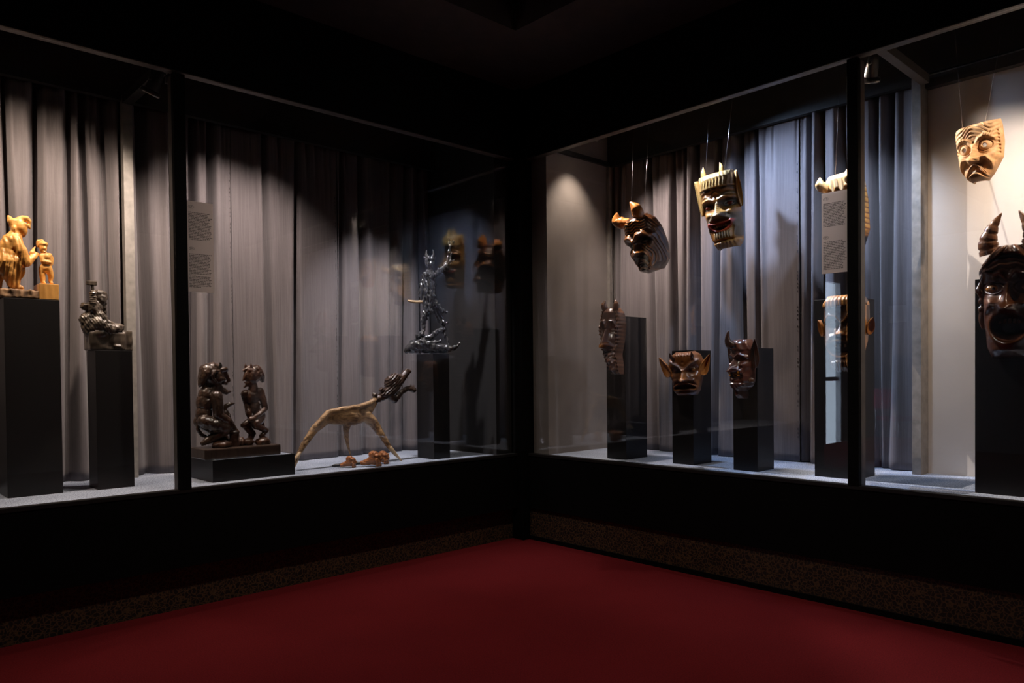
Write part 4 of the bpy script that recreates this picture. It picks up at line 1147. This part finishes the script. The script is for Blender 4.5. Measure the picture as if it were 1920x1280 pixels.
def gA(co, no): return 0.0022 * np.sin(co[:, 0] * 330 + 3 * np.sin(co[:, 2] * 22)) * (np.abs(no[:, 1]) > 0.2) * (co[:, 2] < 0.30) * (co[:, 0] < 0.0)
B.build('figure', M['wood_yellow'], r, 0.0036, 1, 0.0006, 70, gA, 0.0028, 44)
B = Blob(*fr)
B.ell(347, 352, 32, 44, 34, 40); B.ell(352, 322, 36, 22, 38, 40)
B.chain([(318, 330, 30, 22), (312, 300, 30, 18), (345, 292, 35, 12)])
B.ell(358, 358, 8, 10, 10, 72); B.ell(352, 384, 14, 5, 8, 68)
B.chain([(345, 390, 38, 18), (365, 425, 38, 46)]); B.ell(372, 455, 46, 62, 40, 38); B.ell(360, 512, 50, 40, 42, 38)
B.chain([(330, 415, 55, 20), (335, 460, 70, 17), (395, 470, 75, 13)])
B.chain([(400, 405, 30, 22), (422, 430, 20, 15), (418, 470, 25, 15), (395, 500, 35, 14)])
B.chain([(335, 520, 42, 28), (335, 575, 42, 24), (338, 618, 44, 18), (350, 632, 58, 12)])
B.chain([(392, 520, 35, 30), (408, 575, 35, 22), (402, 618, 36, 16), (412, 632, 50, 12)])
B.build('small_figure', M['wood_yellow'], r, 0.0032, 1, 0.0005, 80, None, 0.002, 70)

# ------------------------------------------------------------------ blacksmith carving
r = empty('wood_carving', (2.541, -0.410, 1.297), PI, 'dark carving of a hooded blacksmith raising a hammer', 'sculpture')
fr = (870, 1172, 0.000581, 0.000639)
B = Blob(*fr); B.block(700, 1030, 985, 1170, 95, -110); B.block(960, 1010, 1046, 1172, 70, -110)
B.ell(790, 1040, 110, 60, 110, 0); B.chain([(930, 1145, 95, 16), (900, 1138, 98, 12)])
B.build('log_base', M['wood_grey'], r, 0.0045, 2, 0.004, 26)
B = Blob(*fr)
B.ell(812, 770, 44, 58, 50, 5, 14); B.chain([(790, 725, 0, 40), (830, 725, 0, 34), (855, 752, 0, 18)])   # hooded head
B.chain([(838, 775, 25, 16), (850, 795, 12, 10)]); B.chain([(838, 820, 10, 18), (842, 870, 10, 14), (842, 915, 10, 6)])   # face, beard
B.ell(765, 830, 60, 60, 70, 0); B.ell(760, 900, 72, 80, 85, 0); B.ell(690, 826, 40, 30, 44, 10)
B.chain([(740, 850, 55, 36), (738, 790, 62, 30), (740, 738, 60, 24)]); B.ell(740, 726, 30, 24, 30, 60)
B.chain([(700, 930, 20, 60), (740, 1000, 20, 78)]); B.chain([(770, 960, 60, 60), (860, 1005, 70, 46), (940, 990, 55, 34)])
B.chain([(800, 900, 60, 34), (830, 950, 75, 28), (900, 970, 60, 22), (970, 975, 40, 18)])
def gB(co, no): return 0.0016 * np.sin((co[:, 0] * 0.9 + co[:, 2] * 0.5) * 560) * (co[:, 2] < 0.20) * (co[:, 0] < 0.0) + 0.0016 * np.sin(co[:, 2] * 620) * (co[:, 2] > 0.22) * (co[:, 0] < -0.07)
B.build('figure', M['wood_grey'], r, 0.0035, 1, 0.0012, 55, gB, 0.006, 60)
h = tube_obj('hammer_handle', [B.P(740, 745, 60), B.P(733, 655, 60)], 0.007, M['wood_grey'], r)
bm = bmesh.new(); c = B.P(726, 648, 60); bm_box(bm, (c.x - 0.024, c.y - 0.012, c.z - 0.010), (c.x + 0.024, c.y + 0.012, c.z + 0.012), 0.003)
from_bm('hammer_head', bm, M['wood_grey'], r)

# ------------------------------------------------------------------ two devils on one carved base
r = empty('devil_pair_carving', (1.936, -0.300, 0.7185), PI, 'dark carving of two grinning squatting devils face to face on one base', 'sculpture')
fr = (530, 1012, 0.000637, 0.000627, 0.035, 284)
bm = bmesh.new(); bm_box(bm, (-0.213, -0.115, 0), (0.213, 0.095, 0.056), 0.006); from_bm('base', bm, M['wood_base'], r)
B = Blob(*fr)
B.ell(385, 905, 82, 40, 70, 60); B.ell(640, 895, 50, 36, 50, 10); B.ell(755, 895, 68, 46, 60, 60); B.ell(570, 885, 34, 42, 40, 20)
B.chain([(500, 915, 50, 46), (500, 850, 50, 42), (500, 800, 50, 40)])
B.build('mounds', M['wood_red'], r, 0.0045, 1, 0.001, 60, None, 0.006, 45)
f = empty('devil', (0, 0, 0)); f.parent = r; B = Blob(*fr)
B.ell(350, 305, 84, 88, 74, 0)
B.ell(310, 262, 82, 66, 84, 0, 20); B.chain([(280, 270, 0, 52), (256, 320, 0, 38), (240, 370, 0, 24), (230, 390, 0, 10)], 1.6); B.chain([(330, 222, 0, 40), (395, 224, 0, 28)], 1.5)
B.chain([(400, 248, 45, 20), (440, 240, 40, 18), (458, 250, 20, 12)]); B.chain([(425, 265, 10, 34), (460, 305, 0, 22), (486, 345, 0, 12), (470, 350, 0, 12)])
B.chain([(380, 330, 40, 34), (420, 330, 40, 20)]); B.chain([(430, 362, 10, 16), (458, 372, 5, 12)])
B.chain([(360, 380, 0, 52), (410, 425, 0, 30), (460, 450, 0, 18), (494, 440, 0, 9)])
B.chain([(362, 258, 80, 11), (325, 262, 92, 13), (306, 292, 96, 13), (314, 330, 92, 12), (346, 356, 80, 10)]); B.chain([(352, 300, 78, 12), (340, 325, 80, 9)])
B.chain([(325, 400, -5, 58), (290, 470, -5, 74)]); B.ell(275, 540, 72, 100, 80, -10); B.ell(265, 630, 68, 80, 76, -10)
B.chain([(345, 480, 70, 52), (350, 560, 82, 46), (352, 640, 85, 42), (440, 700, 78, 34), (500, 785, 55, 28)]); B.ell(500, 800, 44, 26, 40, 55)
B.chain([(340, 500, -60, 46), (390, 600, -60, 34), (445, 610, -40, 22)]); B.ell(455, 635, 34, 36, 32, -30); B.ell(485, 660, 16, 26, 20, -20)
B.chain([(450, 600, -30, 20), (465, 570, -30, 22), (500, 553, -30, 20), (540, 548, -30, 7)])
B.chain([(250, 695, 40, 58), (340, 730, 65, 60), (425, 760, 60, 52)]); B.chain([(425, 770, 55, 50), (350, 820, 45, 44), (290, 858, 40, 36), (235, 888, 30, 22)])
B.chain([(250, 700, -60, 56), (400, 790, -50, 60), (440, 860, -40, 50)])
B.chain([(215, 700, -10, 18), (212, 770, -10, 15), (240, 815, -5, 16), (275, 835, 0, 14)])
B.build('body', M['wood_dark'], f, 0.0032, 1, 0.0006, 75, None, 0.0026, 85)
horn('horn', [B.P(388, 240, 40), B.P(394, 205, 42), B.P(388, 182, 40)], [0.011, 0.009, 0.001], M['pupil'], f); horn('horn', [B.P(360, 215, -25), B.P(360, 190, -25), B.P(357, 176, -25)], [0.010, 0.008, 0.001], M['horn_dark'], f)
for k in range(4): tooth(tuple(B.P(420 + 14 * k, 400 + 9 * k, 6)), 0.005, 0.008, M['teeth_brown'], f)
f = empty('devil', (0, 0, 0)); f.parent = r; B = Blob(*fr)
B.ell(682, 300, 72, 80, 66, 20); B.chain([(720, 245, 15, 44), (765, 300, 10, 34), (785, 350, 5, 16)], 1.5)
B.chain([(660, 240, 20, 34), (615, 250, 25, 16), (600, 258, 25, 9)]); B.chain([(640, 255, 60, 14), (690, 262, 66, 12)])
B.chain([(635, 290, 25, 30), (612, 325, 25, 18), (597, 342, 25, 9)]); B.chain([(660, 330, 50, 28), (690, 345, 50, 18)]); B.chain([(665, 365, 25, 30), (632, 385, 25, 16), (606, 400, 25, 9)])
B.chain([(610, 362, 30, 8), (640, 365, 45, 8), (668, 340, 55, 8)])
B.chain([(735, 255, 70, 9), (716, 280, 76, 10), (735, 310, 70, 9), (755, 270, 66, 8)])
B.chain([(692, 380, 15, 36), (690, 440, 15, 48)]); B.ell(682, 490, 68, 70, 52, 15); B.ell(700, 580, 52, 62, 46, 12); B.ell(745, 665, 56, 58, 58, 10)
B.ell(622, 462, 36, 38, 36, 10); B.ell(745, 447, 40, 40, 38, 30)
B.chain([(752, 455, 35, 34), (772, 530, 45, 30), (785, 598, 50, 26), (720, 645, 70, 24), (650, 690, 75, 20)]); B.ell(642, 690, 24, 24, 20, 72)
B.chain([(615, 470, 0, 30), (635, 550, 0, 24), (640, 640, 20, 24)]); B.ell(640, 640, 26, 44, 20, 40)
B.chain([(740, 690, 40, 44), (690, 720, 60, 42), (690, 745, 62, 36)]); B.chain([(690, 745, 62, 36), (750, 775, 60, 26), (795, 795, 45, 22), (750, 845, 45, 24), (775, 870, 50, 22), (812, 898, 50, 12)])
B.chain([(690, 700, 0, 42), (625, 742, 0, 36), (600, 745, 0, 24)]); B.chain([(640, 765, 0, 34), (685, 820, 0, 30), (665, 868, 0, 26), (630, 885, 0, 14)])
B.chain([(780, 680, -10, 14), (795, 760, -10, 11), (808, 820, 0, 13)])
B.build('body', M['wood_red'], f, 0.0034, 1, 0.0006, 75, None, 0.003, 75)
for u, d in ((626, 15), (664, 45)): horn('horn', [B.P(u + 2, 240, d), B.P(u, 212, d), B.P(u - 2, 194, d)], [0.009, 0.007, 0.001], M['horn_dark'], f)
for k in range(4): tooth(tuple(B.P(616 + 12 * k, 376 - 4 * k, 38 + 4 * k)), 0.005, 0.007, M['teeth_brown'], f)

# ------------------------------------------------------------------ antler creature with a carved dragon head
r = empty('antler_creature', (1.296, -0.300, ZF), PI, 'antler body standing on its tines, with a dark carved dragon head', 'sculpture')
fr = (520, 1185, 0.000683, 0.000600, 0.078, 222)
B = Blob(*fr)
B.chain([(130, 1050, 10, 20), (185, 955, 6, 34), (290, 800, 0, 42), (410, 690, 0, 58), (540, 668, 0, 88), (690, 668, 0, 96), (800, 655, 0, 74), (868, 590, 0, 44), (925, 520, 0, 34)], 0.55)
B.chain([(420, 625, 20, 26), (560, 600, 24, 30), (720, 575, 24, 28), (860, 540, 14, 28), (925, 500, 0, 32)])
B.chain([(300, 770, 10, 28), (420, 625, 20, 26)])
B.chain([(820, 670, 0, 66), (885, 730, 10, 54), (945, 830, 30, 40), (1020, 960, 50, 28), (1050, 1010, 58, 24)], 0.8)
B.chain([(620, 720, 0, 46), (622, 830, -25, 30), (650, 950, -60, 19), (690, 1040, -90, 12), (716, 1105, -105, 7)], 0.8)
B.build('antler_body', M['antler'], r, 0.0055, 3, 0.0018, 45)
B2 = Blob(*fr)
B2.chain([(1045, 1000, 57, 25), (1100, 1070, 70, 18), (1162, 1140, 82, 7)])
B2.build('tine_tip', M['antler_tip'], r, 0.0045, 2, 0.0006)
for pts in ([(140, 1040, 14, 19), (105, 1080, 25, 17), (82, 1098, 30, 10)], [(145, 1050, 0, 17), (115, 1115, 5, 15), (95, 1156, 8, 8)], [(155, 1045, -14, 15), (130, 1130, -25, 13), (110, 1192, -30, 7)]):
    B2 = Blob(*fr); B2.chain(pts); B2.build('tine_tip', M['antler_tip'], r, 0.0045, 2, 0.0006)
f = empty('dragon_head', (0, 0, 0)); f.parent = r; B = Blob(*fr)
B.ell(912, 455, 22, 30, 24, 5); B.chain([(930, 500, 0, 34), (985, 480, 0, 42), (1050, 440, 0, 52), (1100, 390, 0, 60)])
B.ell(985, 402, 30, 24, 26, 20); B.ell(1000, 452, 30, 24, 26, 30); B.chain([(920, 515, 20, 16), (955, 525, 25, 10)])
B.ell(1110, 335, 76, 82, 66, 0, 20); B.chain([(1085, 300, 20, 48), (1140, 272, 22, 44), (1200, 268, 10, 22)])
B.chain([(1100, 400, 0, 62), (1180, 325, 0, 50), (1245, 262, 0, 38), (1288, 218, 0, 32), (1325, 212, 0, 16)]); B.ell(1282, 195, 18, 14, 18, 10)
B.chain([(1080, 440, 0, 44), (1105, 480, 0, 40), (1140, 515, 0, 28), (1170, 478, 0, 30), (1215, 428, 0, 28), (1290, 390, 0, 24), (1365, 405, 0, 30)])
def gD(co, no): return 0.003 * np.sin((co[:, 0] * 0.8 - co[:, 2]) * 330) * (co[:, 2] > 0.43) * (co[:, 0] < 0.46)
B.build('skull', M['wood_dark'], f, 0.0042, 1, 0.0012, 60, gD, 0.006, 55)
for k in range(5): tooth(tuple(B.P(1150 + 32 * k, 400 - 32 * k, 14)), 0.009, 0.020, M['teeth_brown'], f, True)
for k in range(3): 
    t = tooth(tuple(B.P(1318 + 22 * k, 372, 8)), 0.009, 0.026, M['teeth_brown'], f, True); t.rotation_euler = (PI, 0, 0)

# ------------------------------------------------------------------ three carved pipes lying in front
def pipe(loc, rz, label, seed, sc):
    r = empty('carved_pipe', loc, PI + rz, label, 'pipe', 'carved pipes on the case floor')
    rnd = random.Random(seed)
    B = Blob(0, 0, 0.00052 * sc, 0.00052 * sc)
    j = lambda a: a + rnd.uniform(-4, 4)
    B.ell(0, -62, 44, 50, 46, 0); B.ell(0, -98, 40, 28, 40, -6)
    B.chain([(-34, -92, 34, 12), (0, -84, 46, 12), (34, -92, 34, 12)]); B.chain([(0, -86, 42, 12), (0, -60, 58, 14), (0, -52, 56, 12)])
    for s in (-1, 1):
        B.ell(s * 20, -72, 10, 9, 9, 42); B.ell(s * j(30), -54, 16, 14, 16, 32); B.chain([(s * 40, -90, 4, 12), (s * 46, -112, 0, 8)])
    B.chain([(-34, -34, 38, 11), (0, -40, 50, 11), (34, -34, 38, 11)]); B.chain([(-28, -12, 34, 14), (0, -12, 48, 15), (28, -12, 34, 14)])
    B.chain([(0, -50, -20, 34), (0, -34, -60, 26), (0, -28, -96, 22)])
    b = B.build('bowl', M['pipe'], r, 0.0032, 1, 0.0014, 130, lambda co, no: 0.0012 * np.sin(co[:, 2] * 620 + np.abs(co[:, 0]) * 300))
    tube_obj('stem', [B.P(0, -28, -92), B.P(0, -24, -150), B.P(0, -20, -190)], [0.0105, 0.0095, 0.0075], M['pipe_stem'], r, 12)
    return r
pipe((1.275, -0.190, ZF + 0.0005), math.radians(48), 'small carved pipe with a narrow bowl, lying apart under the antler', 1, 1.10)
pipe((1.140, -0.135, ZF + 0.0005), math.radians(42), 'carved pipe with a broad bearded face, between the other pipes', 2, 1.45)
pipe((1.030, -0.205, ZF + 0.0005), math.radians(30), 'carved pipe lying beside the antler tine, its stem hidden', 3, 1.25)

# ------------------------------------------------------------------ black root figure
r = empty('root_figure', (0.600, -0.245, 1.307), math.radians(142.8), 'black gnarled root figure of a horned devil raising one arm', 'sculpture')
fr = (560, 1178, 0.00084, 0.00084)
B = Blob(*fr)
B.chain([(345, 1160, 20, 16), (390, 1130, 20, 34), (450, 1110, 20, 44), (560, 1130, 20, 46)]); B.chain([(380, 1165, 0, 14), (560, 1160, 0, 18), (700, 1162, 0, 14)])
B.chain([(350, 1165, -20, 12), (400, 1085, 0, 14), (470, 1070, 0, 26), (560, 1045, 0, 22), (600, 1000, 0, 16), (625, 985, 0, 10)])
B.chain([(560, 1140, 30, 36), (640, 1140, 30, 30), (720, 1142, 30, 22), (752, 1130, 30, 14), (776, 1102, 30, 6)]); B.chain([(470, 1085, 40, 22), (540, 1105, 40, 18), (620, 1085, 30, 12)])
B.build('root_base', M['driftwood'], r, 0.005, 1, 0.005, 38, None, 0.010, 40)
B = Blob(*fr)
B.ell(548, 455, 36, 50, 36, 8); B.ell(552, 432, 32, 22, 36, 12); B.chain([(548, 448, 38, 9), (550, 470, 46, 9)]); B.chain([(545, 490, 20, 20), (556, 506, 18, 8)])
B.chain([(512, 425, 0, 12), (505, 412, 0, 8)]); B.chain([(578, 430, 0, 12), (586, 415, 0, 6)])
B.chain([(548, 500, 0, 22), (545, 560, 0, 44), (550, 640, 0, 46), (552, 730, 0, 46), (545, 820, 0, 36)]); B.ell(530, 560, 36, 48, 36, 10)
B.chain([(575, 560, 0, 30), (625, 530, 10, 26), (670, 490, 12, 24), (698, 440, 12, 20), (706, 380, 12, 16), (712, 325, 12, 14), (742, 288, 12, 14)])
B.chain([(695, 455, 12, 18), (722, 445, 20, 14), (746, 437, 26, 7)]); B.chain([(706, 340, 12, 10), (706, 290, 8, 8), (708, 255, 4, 4)])
B.chain([(520, 560, 0, 32), (492, 630, 0, 24), (475, 700, 0, 20), (478, 762, 0, 14)]); B.chain([(500, 640, -10, 34), (500, 740, -10, 30), (520, 830, 0, 30)])
B.chain([(535, 820, 0, 36), (500, 880, 0, 26), (488, 950, 0, 20), (492, 1000, 5, 16), (470, 1030, 20, 18), (440, 1048, 30, 12)])
B.chain([(560, 760, 0, 40), (595, 800, 0, 30), (640, 838, 5, 22), (674, 850, 8, 12)]); B.chain([(575, 800, -10, 30), (612, 880, -10, 24), (640, 950, -10, 20), (660, 1030, -5, 14), (684, 1120, 0, 14)])
B.chain([(630, 920, -5, 16), (664, 940, 0, 13), (684, 938, 4, 6)]); B.chain([(545, 820, 20, 22), (556, 850, 26, 10)]); B.chain([(640, 950, -5, 16), (655, 990, 5, 10), (612, 1010, 10, 10)])
def gE(co, no): return 0.004 * np.sin(co[:, 0] * 300 + co[:, 2] * 60 + 4 * np.sin(co[:, 2] * 25))
B.build('body', M['driftwood'], r, 0.0045, 1, 0.006, 42, gE, 0.008, 40)
horn('horn', [B.P(532, 415, 10), B.P(520, 392, 10), B.P(524, 352, 10)], [0.012, 0.009, 0.001], M['driftwood'], r); horn('horn', [B.P(566, 415, 10), B.P(578, 392, 10), B.P(572, 350, 10)], [0.012, 0.009, 0.001], M['driftwood'], r)
horn('stick', [B.P(486, 768, 5), B.P(430, 772, 20), B.P(368, 763, 40)], [0.012, 0.010, 0.006], M['antler_tip'], r)
#SC>>

# ------------------------------------------------------------------ across the room, seen only as reflections in the glass
ch = empty('stacking_chair', (7.98, -0.34, 0), math.radians(-60), 'red upholstered chair with chrome legs across the room', 'chair')
def cushion(name, lo, hi, parent):
    bm = bmesh.new(); bm_box(bm, lo, hi, 0.02)
    return from_bm(name, bm, M['red_cloth'], parent, True)
cushion('seat', (-0.22, -0.21, 0.43), (0.22, 0.21, 0.49), ch)
cushion('backrest', (-0.21, -0.25, 0.60), (0.21, -0.205, 0.90), ch)
for sx in (-1, 1):
    tube_obj('leg', [(sx * 0.20, 0.19, 0.44), (sx * 0.22, 0.22, 0.0)], 0.011, M['chrome'], ch)
    tube_obj('leg', [(sx * 0.20, -0.235, 0.80), (sx * 0.20, -0.20, 0.44), (sx * 0.22, -0.24, 0.0)], 0.011, M['chrome'], ch)
n = setp(box('notice_sheet', (8.392, -0.62, 1.90), (8.398, -0.36, 2.16), M['paper']), 'white notice sheet on the far side wall across the room', 'notice')
b = empty('upholstered_bench', (4.10, 0.825, 0), 0, 'long red upholstered bench by the left case, out on the carpet', 'bench')
bm = bmesh.new(); bm_box(bm, (-0.60, -0.275, 0.20), (0.60, 0.275, 0.455), 0.05); from_bm('cushion', bm, M['red_cloth'], b, True)
for sx in (-1, 1):
    for sy in (-1, 1):
        tube_obj('leg', [(sx * 0.52, sy * 0.20, 0.21), (sx * 0.52, sy * 0.20, 0.0)], 0.018, M['chrome'], b)
